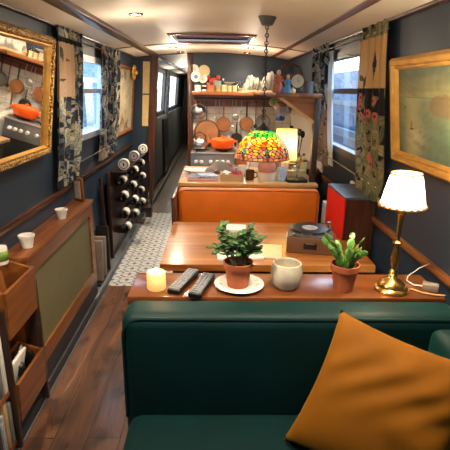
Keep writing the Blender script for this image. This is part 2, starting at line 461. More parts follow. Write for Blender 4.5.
def flat(name, x0, x1, y0, y1, mat, z=0):
    return struct(MB().span(x0, x1, y0, y1, z - .03, z).build(name, mat))
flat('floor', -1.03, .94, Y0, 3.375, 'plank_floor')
flat('floor_tiles', -1.03, .94, 3.375, 5.64, 'patterned_tile')
wood('corridor_boards', rgb(84, 70, 56), rgb(110, 94, 76), rgb(126, 108, 88), 'Y', .6, .4, .2)
flat('floor_corridor', -1.03, .94, 5.64, Y1, 'corridor_boards')
# ceiling: curved shell with a hole for the roof hatch
HX0, HX1, HY0, HY1 = -.345, .275, 3.6, 4.2
mb = MB()
xs = sorted(set([-1.0 + i * .1 for i in range(20)] + [HX0, HX1, .93])); ysl = [Y0, 0, 1.2, 2.4, HY0, HY1, 5.0, 7, 9, Y1]
vs = {}
def cv(x, y):
    k = (round(x, 4), y)
    if k not in vs: vs[k] = mb.bm.verts.new((x, y, zceil(x)))
    return vs[k]
for a, b in zip(xs, xs[1:]):
    for c, d in zip(ysl, ysl[1:]):
        if a >= HX0 - 1e-4 and b <= HX1 + 1e-4 and c == HY0: continue
        mb.bm.faces.new((cv(a, c), cv(b, c), cv(b, d), cv(a, d)))
struct(mb.build('ceiling', 'cream_paint', solid=.03))
# roof hatch
hz = zceil(0) - .012
ha = struct(thing('window_hatch', ((HX0 + HX1) / 2, (HY0 + HY1) / 2, hz), None, None))
mb = MB(); t = .03
for x0, x1, y0, y1 in ((HX0 - t, HX0, HY0 - t, HY1 + t), (HX1, HX1 + t, HY0 - t, HY1 + t), (HX0, HX1, HY0 - t, HY0), (HX0, HX1, HY1, HY1 + t)):
    mb.span(x0, x1, y0, y1, hz - .02, hz + .012, .006)
mb.build('frame', 'mahogany_x', ha)
mb = MB()
for x0, x1, y0, y1 in ((HX0 - .02, HX0, HY0, HY1), (HX1, HX1 + .02, HY0, HY1), (HX0, HX1, HY0 - .02, HY0), (HX0, HX1, HY1, HY1 + .02)):
    mb.span(x0, x1, y0, y1, hz + .01, hz + .17)
mb.build('reveal', 'mahogany_x', ha)
MB().span(HX0 - .02, HX1 + .02, HY0 - .02, HY1 + .02, hz + .17, hz + .18).build('lid_glass', 'frost_glass', ha)
# rear end of the cabin (behind the camera): wall with a glazed double door
mb = MB()
mb.span(-1.03, -.42, Y0 - .06, Y0, 0, 1.97).span(.36, .94, Y0 - .06, Y0, 0, 1.97).span(-.42, .36, Y0 - .06, Y0, 1.85, 1.99).span(-.42, .36, Y0 - .06, Y0, 0, 1.4)
struct(mb.build('wall_rear', 'navy'))
dr = struct(thing('door_1', (-.03, Y0, .35), None, None))
mb = MB()
for x in (-.42, -.05, -.01, .32): mb.span(x, x + .04, Y0 - .05, Y0 - .01, 1.4, 1.85)
mb.span(-.42, .36, Y0 - .05, Y0 - .01, 1.4, 1.45).span(-.42, .36, Y0 - .05, Y0 - .01, 1.8, 1.85)
mb.build('frame', 'mahogany_z', dr)
MB().span(-.4, .34, Y0 - .035, Y0 - .028, 1.42, 1.82).build('pane', 'pane_glass', dr)
# far end of the corridor
struct(MB().span(-1.03, .94, Y1, Y1 + .05, 0, 2).build('wall_far', 'dark_wood'))
# corridor inner wall
struct(MB().span(-.32, -.27, YB + .04, Y1, 0, 1.97).build('wall_corridor', 'navy_dark'))
# dark door leaf standing open in the corridor
dd = struct(thing('door_2', (-.75, 13.0, 0), None, None))
MB().span(-.86, -.33, 13.0, 13.04, .02, 1.9, .004).build('leaf', 'dark_wood', dd)
# bulkhead of the galley
mb = MB()
mb.prism([(-.32, YB, 0), (.94, YB, 0), (.94, YB, .9), (xr(1.96), YB, 1.93), (.4, YB, 1.98), (0, YB, 1.99), (-.32, YB, 1.985)], (0, .04, 0))
struct(mb.build('wall_galley', 'navy'))
# tiles on the bulkhead and beside it
struct(MB().span(-.27, .9, YB - .012, YB, .8, 1.40).build('trim_splashback', 'wall_tile'))
mb = MB().prism([(xr(.9) - .012, 3.8, .9), (xr(1.5) - .012, 3.8, 1.5), (xr(1.5), 3.8, 1.5), (xr(.9), 3.8, .9)], (0, 1.64, 0))
struct(mb.build('trim_side_splashback', 'cream_paint'))
# left stub bulkhead, edge post, passage header, right-hand jamb
mb = MB().prism([(-1.03, YB, 0), (-.86, YB, 0), (-.715, YB, 1.97), (-.98, YB, 1.97), (-1.03, YB, .92)], (0, .05, 0))
struct(mb.build('wall_stub', 'navy'))
mb = MB().prism([(-.885, YB - .02, 0), (-.805, YB - .02, 0), (-.665, YB - .02, 1.95), (-.755, YB - .02, 1.95)], (0, .09, 0))
struct(mb.build('trim_1', 'mahogany_z'))
struct(MB().span(-.335, -.27, YB - .03, YB + .05, 0, 1.985, .004).build('trim_2', 'mahogany_z'))
# curved head trim over passage and bulkhead
def arch(name, y, x0, x1, dz, w, h, mat):
    mb = MB(); n = 24
    P = [(x0 + (x1 - x0) * i / n) for i in range(n + 1)]
    for a, b in zip(P, P[1:]):
        mb.prism([(a, y, zceil(a) - dz - h), (b, y, zceil(b) - dz - h), (b, y, zceil(b) - dz), (a, y, zceil(a) - dz)], (0, w, 0))
    bmesh.ops.remove_doubles(mb.bm, verts=mb.bm.verts, dist=1e-5)
    return struct(mb.build(name, mat))
arch('trim_3', YB - .025, -.93, .86, .004, .05, .022, 'mahogany_x')
arch('trim_4', 4.30, -.93, .86, .003, .05, .016, 'mahogany')
# cornices, ceiling beams, dado rails
def rail(name, x, z, w, h, y0, y1, mat='mahogany', lean=0):
    return struct(MB().box((x, (y0 + y1) / 2, z), (w, y1 - y0, h), rot=(0, lean, 0), bev=.006).build(name, mat))
rail('trim_5', xl(ZC) + .012, ZC, .035, .06, Y0, Y1)
rail('trim_6', xr(ZC) - .014, ZC, .035, .06, Y0, YB)
rail('trim_7', -.70, 1.945, .08, .045, Y0, Y1)
rail('trim_8', .665, 1.962, .085, .045, Y0, YB, 'oak_y')
rail('trim_9', xl(.92) + .012, .915, .026, .036, Y0, YB)
rail('trim_10', xr(.9) - .012, .868, .026, .032, Y0, 3.75, 'oak_y')
rail('trim_11', -.955, .03, .15, .06, 3.02, YB, 'kerb_grey')
rail('trim_16', -.955, .03, .15, .06, Y0, 3.02, 'navy_dark')
rail('trim_12', -.876, .004, .008, .01, Y0, 3.375, 'kerb_grey')
rail('trim_13', -.875, .035, .02, .07, YB + .1, 12.9, 'kerb_grey')
# corridor lining low on the left
mb = MB().prism([(-1.02, YB + .06, .06), (-.97, YB + .06, .06), (-.96, YB + .06, 1.1), (-1.02, YB + .06, 1.1)], (0, 7.4, 0))
struct(mb.build('trim_14', 'corridor_green'))
struct(MB().span(-.965, -.92, 8.1, 8.8, .06, 1.05).build('trim_15', 'dark_wood'))

# windows
def window(name, xf, sgn, h, fmat, bars):
    y0, y1, z0, z1 = h
    o = struct(thing(name, (xf((z0 + z1) / 2), (y0 + y1) / 2, z0), None, None))
    fb = MB(); w = .035
    def strip(a, b, c, d):
        fb.prism([(xf(c) - sgn * .008, a, c), (xf(d) - sgn * .008, a, d), (xf(d) + sgn * .05, a, d), (xf(c) + sgn * .05, a, c)], (0, b - a, 0))
    strip(y0 - w * .3, y0 + w, z0 - w * .3, z1 + w * .3); strip(y1 - w, y1 + w * .3, z0 - w * .3, z1 + w * .3)
    strip(y0 + w, y1 - w, z0 - w * .3, z0 + w); strip(y0 + w, y1 - w, z1 - w, z1 + w * .3)
    fb.build('frame', fmat, o)
    for z in bars:
        fb = MB(); strip(y0 + w, y1 - w, z - .017, z + .017); fb.build('transom', fmat, o)
    MB().prism([(xf(z0 + .02) + sgn * .03, y0 + .02, z0 + .02), (xf(z1 - .02) + sgn * .03, y0 + .02, z1 - .02), (xf(z1 - .02) + sgn * .034, y0 + .02, z1 - .02), (xf(z0 + .02) + sgn * .034, y0 + .02, z0 + .02)], (0, y1 - y0 - .04, 0)).build('pane', 'pane_glass', o)
    return o
window('window_1', xl, -1, WL[1], 'window_frame_light', [1.55])
window('window_2', xr, 1, WR[1], 'window_frame', [1.58])
window('window_3', xl, -1, WL[2], 'window_frame', [])
window('window_4', xl, -1, WL[3], 'window_frame', [])
window('window_5', xl, -1, WL[0], 'window_frame_light', [])
window('window_6', xr, 1, WR[0], 'window_frame', [])

# outside: the boat moored alongside, the quay and water
bt = thing('moored_boat', (2.5, 4, -.5), 'pale blue narrowboat moored alongside, seen through the window on the right', 'boat')
MB().span(2.0, 3.6, -1, 16, -.5, .95, .03).build('hull', 'boat_blue', bt)
MB().prism([(2.1, -1, .95), (3.5, -1, .95), (3.4, -1, 1.9), (2.2, -1, 1.9)], (0, 17, 0)).build('cabin', 'boat_blue', bt)
MB().span(1.98, 2.03, -1, 16, .9, 1.02).build('gunwale', 'boat_white', bt)
MB().span(2.1, 2.17, -1, 16, 1.36, 1.43).build('coach_line', 'boat_white', bt)
struct(MB().span(-9, 12, -8, 24, -.75, -.7).build('water', plain('water', rgb(70, 84, 84), .1)))
struct(MB().span(-12, -1.6, -8, 24, -.7, .05).build('ground_quay', plain('quay_stone', rgb(168, 166, 158), .9)))

bh = thing('backdrop', (-6, 6, .05), 'added pale blue boathouse across the quay, glimpsed through the left windows', 'building')  # block added outside so the left windows look blue, not white
MB().span(-7.5, -5.2, -4, 34, .05, 4.2, .03).build('wall', plain('backdrop_blue', rgb(88, 120, 142), .8, var=.05), bh)
MB().span(-5.2, -5.12, -4, 34, 1.75, 1.95).build('white_band', 'boat_white', bh)
for k in range(6): MB().span(-5.2, -5.1, 4.2 + 4.6 * k, 5.4 + 4.6 * k, .05, 1.75).build('door', 'boat_white', bh)
# ------------------------------------------------------------------ downlights and added fill lamps
LP = [(-.444, 2.657), (-.425, 4.648), (-.40, 5.25), (.339, 5.2), (.335, 4.591)]
first = None
LL = ['round recessed downlight nearest the camera, left of the pendant lamp', 'recessed downlight in the left half of the ceiling just beyond the roof hatch',
      'small recessed downlight by the passage opening at the far left', 'recessed downlight close to the galley bulkhead, on the right', 'recessed downlight right of the roof hatch']
for i, (x, y) in enumerate(LP):
    z = zceil(x) - .015
    o = thing('ceiling_downlight', (x, y, z), LL[i], 'ceiling light', 'recessed ceiling downlights')
    MB().lathe([(.026, -.002), (.036, -.008), (.04, -.004), (.042, .003)], n=24).build('rim', 'brass', o, local=True)
    MB().lathe([(0, -.003), (.026, -.004)], n=20).build('lens', 'downlight_glow', o, local=True)
def spot(x, y, e):
    l = bpy.data.lights.new('downlight_or_fill', 'SPOT'); l.energy = e; l.color = (1, .83, .62); l.spot_size = R(140); l.spot_blend = .8; l.shadow_soft_size = .03
    o = bpy.data.objects.new('downlight_or_fill', l); o.location = (x, y, zceil(x) - .035); COL.objects.link(o)
    point('ceiling_fill', (x, y, zceil(x) - .22), e * (.10 if y < 5 else .03), (1, .83, .62), .04)  # bare point lamp added under each spot to brighten the ceiling
SPOT_E = 17
for x, y in LP: spot(x, y, SPOT_E * (.25 if y > 5 else 1.8 if y > 4 else 1))
point('corridor_fill', (-.55, 8.3, 1.6), 11, (1, .86, .68)); point('corridor_fill', (-.55, 10.8, 1.6), 8, (1, .86, .68))  # unseen lamps added to lift the dark passage
for x, y in ((-.44, 1.12), (.34, 1.12)): spot(x, y, SPOT_E * 1.6)  # unseen pair without fittings, added to light the sofa seat and cushion

# ------------------------------------------------------------------ printed cloth
def leafy(U, V, base, cols, n, seed, size=(.05, .1), keep=None, col=None):
    rnd = random.Random(seed); C = np.zeros(U.shape + (3,)) if col is None else col
    if col is None: C[...] = base[:3]
    u0, u1, v0, v1 = U.min(), U.max(), V.min(), V.max()
    for _ in range(n):
        cx, cy = rnd.uniform(u0, u1), rnd.uniform(v0, v1)
        if keep and not keep(cx, cy): continue
        a = rnd.uniform(0, 2 * PI); L = rnd.uniform(*size); W = L * rnd.uniform(.2, .36); k = rnd.uniform(-6, 6)
        c = np.array(rnd.choice(cols)[:3])
        dx, dy = U - cx, V - cy
        x = dx * math.cos(a) + dy * math.sin(a); y = -dx * math.sin(a) + dy * math.cos(a) - k * x * x
        prof = np.clip(1 - (x / L) ** 2, 0, 1) * W
        d = np.abs(y) / np.maximum(prof, 1e-6)
        inside = (np.abs(x) < L) & (d < 1)
        C[inside] = c
        C[inside & (d > .78)] = c * .55
        C[inside & (np.abs(y) < .0022)] = c * .45
    return C
def flowers(U, V, C, pts, petal, heart, r=.028):
    for cx, cy in pts:
        for k in range(6):
            a = k * PI / 3
            m = (U - cx - r * .7 * math.cos(a)) ** 2 + (V - cy - r * .7 * math.sin(a)) ** 2 < (r * .45) ** 2
            C[m] = petal[:3]
        C[(U - cx) ** 2 + (V - cy) ** 2 < (r * .36) ** 2] = heart[:3]
def scrolls(U, V, C, cols, n, seed, keep):
    rnd = random.Random(seed)
    for _ in range(n):
        cx, cy = rnd.uniform(U.min(), U.max()), rnd.uniform(V.min(), V.max())
        if not keep(cx, cy): continue
        r0 = rnd.uniform(.03, .07); th = np.arctan2(V - cy, U - cx); rr = np.hypot(U - cx, V - cy); s = rnd.choice((-1, 1))
        sp_ = r0 * (.35 + .65 * ((th * s + PI + rnd.uniform(0, 1)) % (2 * PI)) / (2 * PI))
        C[(np.abs(rr - sp_) < .009)] = rnd.choice(cols)[:3]
def curtain(name, label, xf, sgn, y0, y1, z0, z1, pattern, folds=5, amp=.014, flare=0.0, group=None, wires=True, nu=110, nv=220, off=.035):
    """hanging cloth, gathered on a wire near its top and near its hem"""
    w = y1 - y0
    Ug, Vg = np.meshgrid(np.linspace(0, 1, nu + 1), np.linspace(0, 1, nv + 1))
    Um, Vm = Ug * w * 1.25, z0 + Vg * (z1 - z0)
    C = pattern(Um, Vm)
    cols = np.concatenate([C.reshape(-1, 3), np.ones((C.shape[0] * C.shape[1], 1))], 1)
    ph = random.Random(name + label).uniform(0, 6)
    def fn(u, v):
        z = z0 + v * (z1 - z0)
        pinch = 1 - .6 * math.exp(-((z - (z1 - .05)) / .03) ** 2) - .6 * math.exp(-((z - (z0 + .085)) / .03) ** 2)
        sag = math.sin(PI * v) * .03
        f = amp * pinch * (math.sin(2 * PI * folds * u + ph + .6 * math.sin(3 * v + ph)) + .45 * math.sin(2 * PI * folds * 2.3 * u + 1.7 * ph))
        yy = y0 + w * (u + .012 * math.sin(9 * v + 5 * u)) + (u - .5) * flare * (1 - v)
        return Vector((xf(z) - sgn * (off + f + sag * .3), yy, z))
    mb = MB(); mb.grid(fn, nu, nv)
    o = mb.build(name, 'cloth_print', cols=cols, smooth=180)
    tag(o, label, 'curtain', group)
    return o
NAVY, INK = rgb(34, 40, 54), rgb(22, 24, 30)
GREYL = [rgb(172, 172, 156), rgb(142, 148, 142), rgb(196, 190, 170), rgb(104, 116, 122), rgb(58, 70, 88), rgb(160, 150, 120)]
OLIVE = [rgb(124, 122, 84), rgb(150, 142, 100), rgb(98, 102, 72), rgb(134, 126, 96)]
BEIGE = rgb(196, 158, 106)
def pat_left1(U, V):
    C = leafy(U, V, NAVY, GREYL, 400, 3, (.032, .07))
    box = (V > 1.52) & (V < 1.86) & (U < .36)
    C[box] = rgb(188, 160, 130)[:3]
    C2 = leafy(U, V, BEIGE, [rgb(120, 84, 70), rgb(206, 170, 150), rgb(90, 88, 80)], 46, 5, (.03, .07), keep=lambda a, b: b > 1.54 and a < .34, col=C.copy())
    C[box] = C2[box]
    C[(V > 1.83) & (V < 1.86)] = INK[:3]
    return C
def pat_left2(U, V):
    C = leafy(U, V, rgb(40, 46, 56), GREYL + [rgb(172, 150, 130)], 430, 9, (.032, .07))
    flowers(U, V, C, [(.2, 1.7), (.42, 1.5), (.15, 1.3)], rgb(150, 110, 100), rgb(80, 60, 60))
    return C
def pat_right1(U, V):
    C = leafy(U, V, INK, [rgb(134, 144, 150), rgb(104, 116, 126), rgb(160, 164, 160), rgb(66, 78, 92)], 260, 12, (.04, .09))
    low = V < 1.44
    C2 = leafy(U, V, rgb(120, 108, 100), [rgb(150, 126, 112), rgb(170, 150, 136), rgb(60, 60, 66), rgb(136, 136, 130)], 200, 14, (.03, .06))
    C[low] = C2[low]
    return C
def pat_right2(U, V):
    C = leafy(U, V, INK, OLIVE, 200, 21, (.055, .12))
    scrolls(U, V, C, OLIVE, 20, 4, lambda a, b: b < 1.45)
    mid = (V > 1.46) & (V < 1.60)
    C[mid] = INK[:3]
    C2 = leafy(U, V, INK, [rgb(96, 112, 70), rgb(128, 130, 90)], 110, 23, (.025, .05), keep=lambda a, b: 1.44 < b < 1.6, col=C.copy()); C[mid] = C2[mid]
    rnd = random.Random(2)
    flowers(U, V, C, [(rnd.uniform(.12, .62), 1.42 + .135 * ((k * .618) % 1)) for k in range(14)], rgb(186, 104, 90), rgb(90, 34, 34), .022)
    flowers(U, V, C, [(.2, 1.19), (.24, 1.22)], rgb(206, 108, 92), rgb(110, 40, 40), .034)
    top = (V > 1.60) & (V < 1.855)
    C[top] = BEIGE[:3]
    C2 = leafy(U, V, BEIGE, [rgb(92, 84, 58), rgb(70, 66, 50), rgb(150, 112, 74)], 60, 25, (.03, .065), keep=lambda a, b: 1.63 < b < 1.84 and a > .3, col=C.copy()); C[top] = C2[top]
    fig = ((U - .2) / .055) ** 2 + ((V - 1.72) / .085) ** 2 < 1; C[fig & top] = rgb(36, 40, 54)[:3]
    C[(((U - .2) / .03) ** 2 + ((V - 1.81) / .028) ** 2 < 1) & top] = rgb(196, 150, 110)[:3]
    C[(V > 1.86)] = C[(V > 1.86)] * .9
    return C
curtain('curtain', 'dark floral curtain with a pinkish panel at top, between gold mirror and left window', xl, -1, 2.74, 3.19, .95, 1.915, pat_left1, 5, group='curtains')
curtain('curtain', 'grey leafy curtain on the far side of the left window', xl, -1, 3.76, 4.42, .97, 1.90, pat_left2, 5, group='curtains')
curtain('curtain', 'narrow black and white leaf-print curtain beside the galley post', xr, 1, 3.50, 4.08, 1.0, 1.93, pat_right1, 5, group='curtains', off=.03)
lnp = lambda U, V: np.ones(U.shape + (3,)) * np.array(rgb(206, 214, 220)[:3])
ln = curtain('curtain', 'plain white lining curtain between the leaf-print curtain and the right window', xr, 1, 3.38, 3.49, 1.02, 1.86, lnp, 3, amp=.008, group='curtains', off=.022)
curtain('curtain', 'dark curtain with beige figure panel and pink flowers beside the oil painting', xr, 1, 2.31, 2.74, .985, 1.925, pat_right2, 4, amp=.008, group='curtains', flare=.10)
def pat_pale(U, V):
    C = leafy(U, V, rgb(196, 196, 188), [rgb(130, 134, 134), rgb(160, 158, 148)], 160, 31, (.04, .09)); return C
def pat_pale2(U, V):
    return leafy(U, V, rgb(86, 92, 96), [rgb(130, 134, 134), rgb(60, 66, 70)], 160, 33, (.04, .09))
curtain('curtain', 'pale curtain at the near side of the first passage window', xl, -1, 6.85, 7.3, .95, 1.9, pat_pale2, 4, nu=30, nv=60, group='curtains')
curtain('curtain', 'grey curtain between the two windows down the passage', xl, -1, 8.72, 9.2, .95, 1.9, pat_pale2, 5, nu=30, nv=60, group='curtains')
def wire(pts, label, r=.004, mat='brass'):
    tag(MB().tube(pts, r, 6).build('curtain_wire', mat), label, 'curtain wire', 'curtain wires')
wire([(xl(1.865) + .035, 2.84, 1.865), (xl(1.865) + .035, 4.4, 1.865)], 'brass wire carrying the tops of the left window curtains')
wire([(xl(1.055) + .037, 2.8, 1.055), (xl(1.065) + .037, 4.4, 1.065)], 'thin metal wire across the hems of the left window curtains', mat='steel')
wire([(xr(1.875) - .033, 2.3, 1.875), (xr(1.88) - .03, 4.0, 1.88)], 'thin metal wire carrying the tops of the right window curtains', mat='steel')
wire([(xr(1.07) - .033, 2.3, 1.07), (xr(1.085) - .03, 4.0, 1.085)], 'thin metal wire across the hems of the right window curtains', mat='steel')

# ------------------------------------------------------------------ framed things on the sides
def side_frame(xf, sgn, y0, y1, z0, z1, w, depth, tilt, name, label, cat, fm, inner_name, inner_mat, lip='gilt', group=None, cols=None, fn=None):
    """picture or mirror hung on a leaning side wall"""
    yc, zc = (y0 + y1) / 2, (z0 + z1) / 2
    lean = math.atan((xf(z0) - xf(z1)) / (z1 - z0)) * 1.0
    o = thing(name, (xf(zc) - sgn * (.004 + tilt * (z1 - z0) / 2), yc, zc), label, cat, group)
    # local: x towards the room (+), y along, z up ; room direction = -sgn
    ang = lean - sgn * tilt * 0 
    o.rotation_euler = (0, -math.atan((xf(z0) - xf(z1)) / (z1 - z0)) - sgn * tilt, 0)
    d = -sgn; hy, hz = (y1 - y0) / 2, (z1 - z0) / 2
    def mould(a0, a1, prof, mat, nm):
        mb = MB()
        # profile: list of (inset from outer edge, height) ; mitred around the rectangle
        loops = []
        for ins, h in prof:
            yy, zz = hy - ins, hz - ins
            loops.append([mb.bm.verts.new((d * h, y, z)) for y, z in ((-yy, -zz), (yy, -zz), (yy, zz), (-yy, zz))])
        for A, B in zip(loops, loops[1:]):
            for i in range(4): mb.bm.faces.new((A[i], A[(i + 1) % 4], B[(i + 1) % 4], B[i]))
        return mb.build(nm, mat, o, local=True, smooth=25)
    fr = mould(0, w, [(0, .004), (0, depth * .55), (w * .12, depth * .8), (w * .3, depth), (w * .55, depth * .95), (w * .7, depth * .6)], fm, 'frame')
    li = mould(0, w, [(w * .68, depth * .6), (w * .74, depth * .72), (w * .82, depth * .72), (w * .9, depth * .5), (w, depth * .3), (w, .004)], lip, 'inner_lip')
    mb = MB(); iy, iz = hy - w * .99, hz - w * .99
    if fn is None:
        mb.box((d * depth * .25, 0, 0), (.006, 2 * iy, 2 * iz)); mb.build(inner_name, inner_mat, o, local=True)
    else:
        nu, nv = 130, 100
        Ug, Vg = np.meshgrid(np.linspace(0, 1, nu + 1), np.linspace(0, 1, nv + 1))
        C = fn(Ug, Vg); cols = np.concatenate([C.reshape(-1, 3), np.ones((C.shape[0] * C.shape[1], 1))], 1)
        mb.grid(lambda u, v: Vector((d * depth * .28, iy * (1 - 2 * u) if sgn > 0 else iy * (2 * u - 1), iz * (2 * v - 1))), nu, nv)
        mb.build(inner_name, inner_mat, o, local=True, cols=cols)
    return o
side_frame(xl, -1, 1.62, 2.61, 1.20, 1.84, .058, .045, .055, 'wall_mirror', 'large mirror in carved gilt frame on the navy left wall', 'mirror', 'gilt_carved', 'mirror_glass', 'silver_mirror')
def pale_panel(U, V):  # pale olive ground with brown leaf shapes low down and at the top
    C = leafy(U, V, rgb(172, 164, 136), [rgb(186, 178, 150), rgb(160, 152, 124)], 30, 41, (.05, .2))
    C2 = leafy(U, V, rgb(0, 0, 0), [rgb(132, 92, 66), rgb(190, 150, 116), rgb(110, 70, 50)], 60, 43, (.05, .13), keep=lambda a, b: b < .34 and a < .8 or b > .86, col=C.copy())
    return C2
m2 = side_frame(xl, -1, 4.47, 5.38, 1.09, 1.80, .04, .02, 0, 'framed_panel', 'pale panel in slim wooden frame with gilt flower, left of the passage', 'picture', 'oak_y', 'print', 'canvas_paint', lip='oak_y', fn=pale_panel)
mb = MB()
for k in range(6):
    a = k * PI / 3; mb.ball((.035, .30 + .05 * math.cos(a), .30 + .05 * math.sin(a)), .038, (.5, 1, 1))
mb.ball((.05, .30, .30), .03)
mb.build('flower_ornament', 'gilt', m2, local=True)
def seascape(U, V):
    rnd = np.random.RandomState(4)
    n = np.zeros(U.shape)
    for f, a in ((6, .5), (13, .35), (27, .25), (50, .2)):
        n += a * np.sin(f * U * 2.1 + 7 * np.sin(f * .6 * V + f)) * np.sin(f * V * 3 + 5 * np.sin(f * .5 * U))
    n += .25 * (rnd.rand(*U.shape) - .5)
    sky_hi, sky_lo = np.array(rgb(92, 100, 82)[:3]), np.array(rgb(150, 146, 100)[:3])
    sea_hi, sea_lo = np.array(rgb(116, 132, 104)[:3]), np.array(rgb(74, 98, 84)[:3])
    C = np.zeros(U.shape + (3,)); hz_ = .68
    t = np.clip((V - hz_) / .32, 0, 1)[..., None]; s = np.clip(V / hz_, 0, 1)[..., None]
    C[:] = np.where(V[..., None] > hz_, sky_lo * (1 - t) + sky_hi * t, sea_lo * (1 - s) + sea_hi * s)
    C *= (1 + .3 * n)[..., None]
    path = np.exp(-((U - .22) / .13) ** 2) * (V < hz_)
    C = C * (1 - .45 * path[..., None]) + .45 * path[..., None] * np.array(rgb(214, 200, 140)[:3])
    br = np.exp(-(((U - .3) / .12) ** 2 + ((V - .22) / .12) ** 2)) * (n > 0); C += .25 * br[..., None] * np.array([.6, .62, .5])
    sail = (np.abs(U - .21) < .016 * (1 - (V - .33) / .1)) & (V > .33) & (V < .43); C[sail] = rgb(150, 60, 40)[:3]
    hull = (np.abs(U - .21) < .03) & (V > .30) & (V < .33); C[hull] = rgb(60, 48, 36)[:3]
    bird = (np.abs(U - .11) < .012) & (np.abs(V - .56) < .015); C[bird] = rgb(80, 60, 44)[:3]
    ship = (((U - .66) / .19) ** 2 + ((V - .6) / .12) ** 2 < 1 + .35 * n); C[ship] = C[ship] * .3 + .7 * np.array(rgb(120, 88, 56)[:3])
    hz_line = np.abs(V - hz_) < .008; C[hz_line & (U > .1)] *= .75
    return np.clip(C, 0, 1)
side_frame(xr, 1, 1.42, 2.18, 1.255, 1.735, .055, .04, .07, 'oil_painting', 'gold framed seascape painting on dark right wall above table lamp', 'painting', 'gilt', 'canvas', 'canvas_paint', lip='gilt', fn=seascape)
# pair of narrow beige panels on the stub bulkhead
o = thing('wall_hanging', (-.845, YB - .012, 1.14), 'narrow beige hanging of two panels on the left stub wall', 'wall hanging')
mb = MB().prism([(-.885, YB - .012, 1.14), (-.805, YB - .012, 1.14), (-.785, YB - .012, 1.50), (-.865, YB - .012, 1.50)], (0, .012, 0)); mb.build('lower_panel', 'strip_beige', o)
mb = MB().prism([(-.864, YB - .012, 1.515), (-.784, YB - .012, 1.515), (-.765, YB - .012, 1.87), (-.845, YB - .012, 1.87)], (0, .012, 0)); mb.build('upper_panel', 'strip_beige', o)
tag(MB().box((xr(.966) - .012, 2.89, .966), (.02, .075, .075), bev=.006).build('wall_socket', 'enamel_white'), 'small white socket on the dark wall under the right window', 'socket')

# ------------------------------------------------------------------ sofa
so = thing('sofa', (.25, 1.0, 0), 'dark green velvet sofa with piped back, facing the camera', 'sofa')
mb = MB().box((.265, 1.325, .575), (1.13, .15, .625), bev=.045, seg=5); mb.build('back_cushion', 'velvet', so)
mb = MB().box((.28, .87, .42), (1.13, .82, .20), bev=.05, seg=5); mb.build('seat_cushion', 'velvet', so)
mb = MB().box((.28, .92, .17), (1.10, .86, .24), bev=.02); mb.build('base', 'velvet', so)
mb = MB().box((.755, .92, .585), (.15, .62, .58), bev=.035, seg=4); mb.build('arm', 'velvet', so)
def rrect(x0, x1, z0, z1, r, y, n=6):
    pts = []
    for cx, cz, a0 in ((x0 + r, z1 - r, PI), (x1 - r, z1 - r, PI / 2)):
        for k in range(n + 1):
            a = a0 - k * PI / 2 / n; pts.append((cx + r * math.cos(a), y, cz + r * math.sin(a)))
    return [(x0, y, z0)] + pts + [(x1, y, z0)]
MB().tube(rrect(-.292, .822, .50, .874, .06, 1.262), .006, 6).build('piping', 'velvet', so)
for x in (-.2, .75):
    for y in (.56, 1.3): MB().cyl((x, y, 0), (x, y, .06), .02, .025).build('leg', 'dark_wood', so)
# mustard cushion
def pillow():
    A, B, C_, D = Vector((.225, 1.13, .525)), Vector((.395, 1.225, .93)), Vector((.775, 1.03, .845)), Vector((.60, .90, .50))
    Nn = (B - A).cross(D - A).normalized()
    if Nn.y > 0: Nn = -Nn
    mb = MB(); n = 40
    for sgn in (1, -1):
        def fn(u, v):
            p = A * (1 - u) * (1 - v) + B * (1 - u) * v + C_ * u * v + D * u * (1 - v)
            q = (16 * u * (1 - u) * v * (1 - v))
            t = .095 * q ** .36
            # edges pull in between the corners, soft folds run from the corner
            pull = .018 * ((4 * u * (1 - u)) * (2 * v - 1) ** 3 * -1); pull2 = .018 * ((4 * v * (1 - v)) * (2 * u - 1) ** 3 * -1)
            p = p + (B - A).normalized() * pull + (D - A).normalized() * pull2
            wr = .005 * math.sin(24 * (u - .4 * v) + 4 * math.sin(5 * v)) * (q ** .5) * math.exp(-((v - .75) / .25) ** 2)
            wr += .007 * math.sin(18 * (v + .5 * u)) * (q ** .5) * math.exp(-((u - .8) / .25) ** 2)
            return p + Nn * sgn * (t + (wr if sgn > 0 else 0))
        mb.grid(fn, n, n)
    bmesh.ops.remove_doubles(mb.bm, verts=mb.bm.verts, dist=.0008)
    o = mb.build('cushion', 'mustard', smooth=180)
    tag(o, 'mustard velvet cushion leaning on the green sofa back', 'cushion')
pillow()

# ------------------------------------------------------------------ shelf behind the sofa
sh = thing('sofa_table', (.26, 1.51, 0), 'long wooden shelf table behind the green sofa, holding plants and lamp', 'shelf')
MB().span(-.305, .83, 1.41, 1.625, .845, .88, .006).build('top', 'shelf_wood', sh)
MB().span(-.295, -.262, 1.415, 1.62, 0, .845).build('end_panel', 'shelf_wood', sh)
MB().span(.79, .82, 1.415, 1.62, 0, .845).build('end_panel', 'shelf_wood', sh)
MB().span(-.262, .79, 1.585, 1.61, 0, .845).build('back_panel', 'dark_wood', sh)
ZS = .88
# candle
c = thing('candle', (-.21, 1.48, ZS), 'lit pillar candle glowing at the left end of the sofa shelf', 'candle')
MB().lathe([(0, 0), (.033, 0), (.035, .004), (.034, .060), (.031, .064), (.026, .058), (0, .052)], n=28).build('wax_body', 'wax_lit', c, local=True)
MB().cyl((0, 0, .05), (0, 0, .064), .0015, n=6).build('wick', 'black', c, local=True)
MB().lathe([(0, .06), (.004, .065), (.005, .07), (.003, .077), (0, .082)], n=12).build('flame', 'flame_glow', c, local=True)
point('candle_flame_light', (-.21, 1.48, ZS + .105), .35, (1, .6, .25), .01)
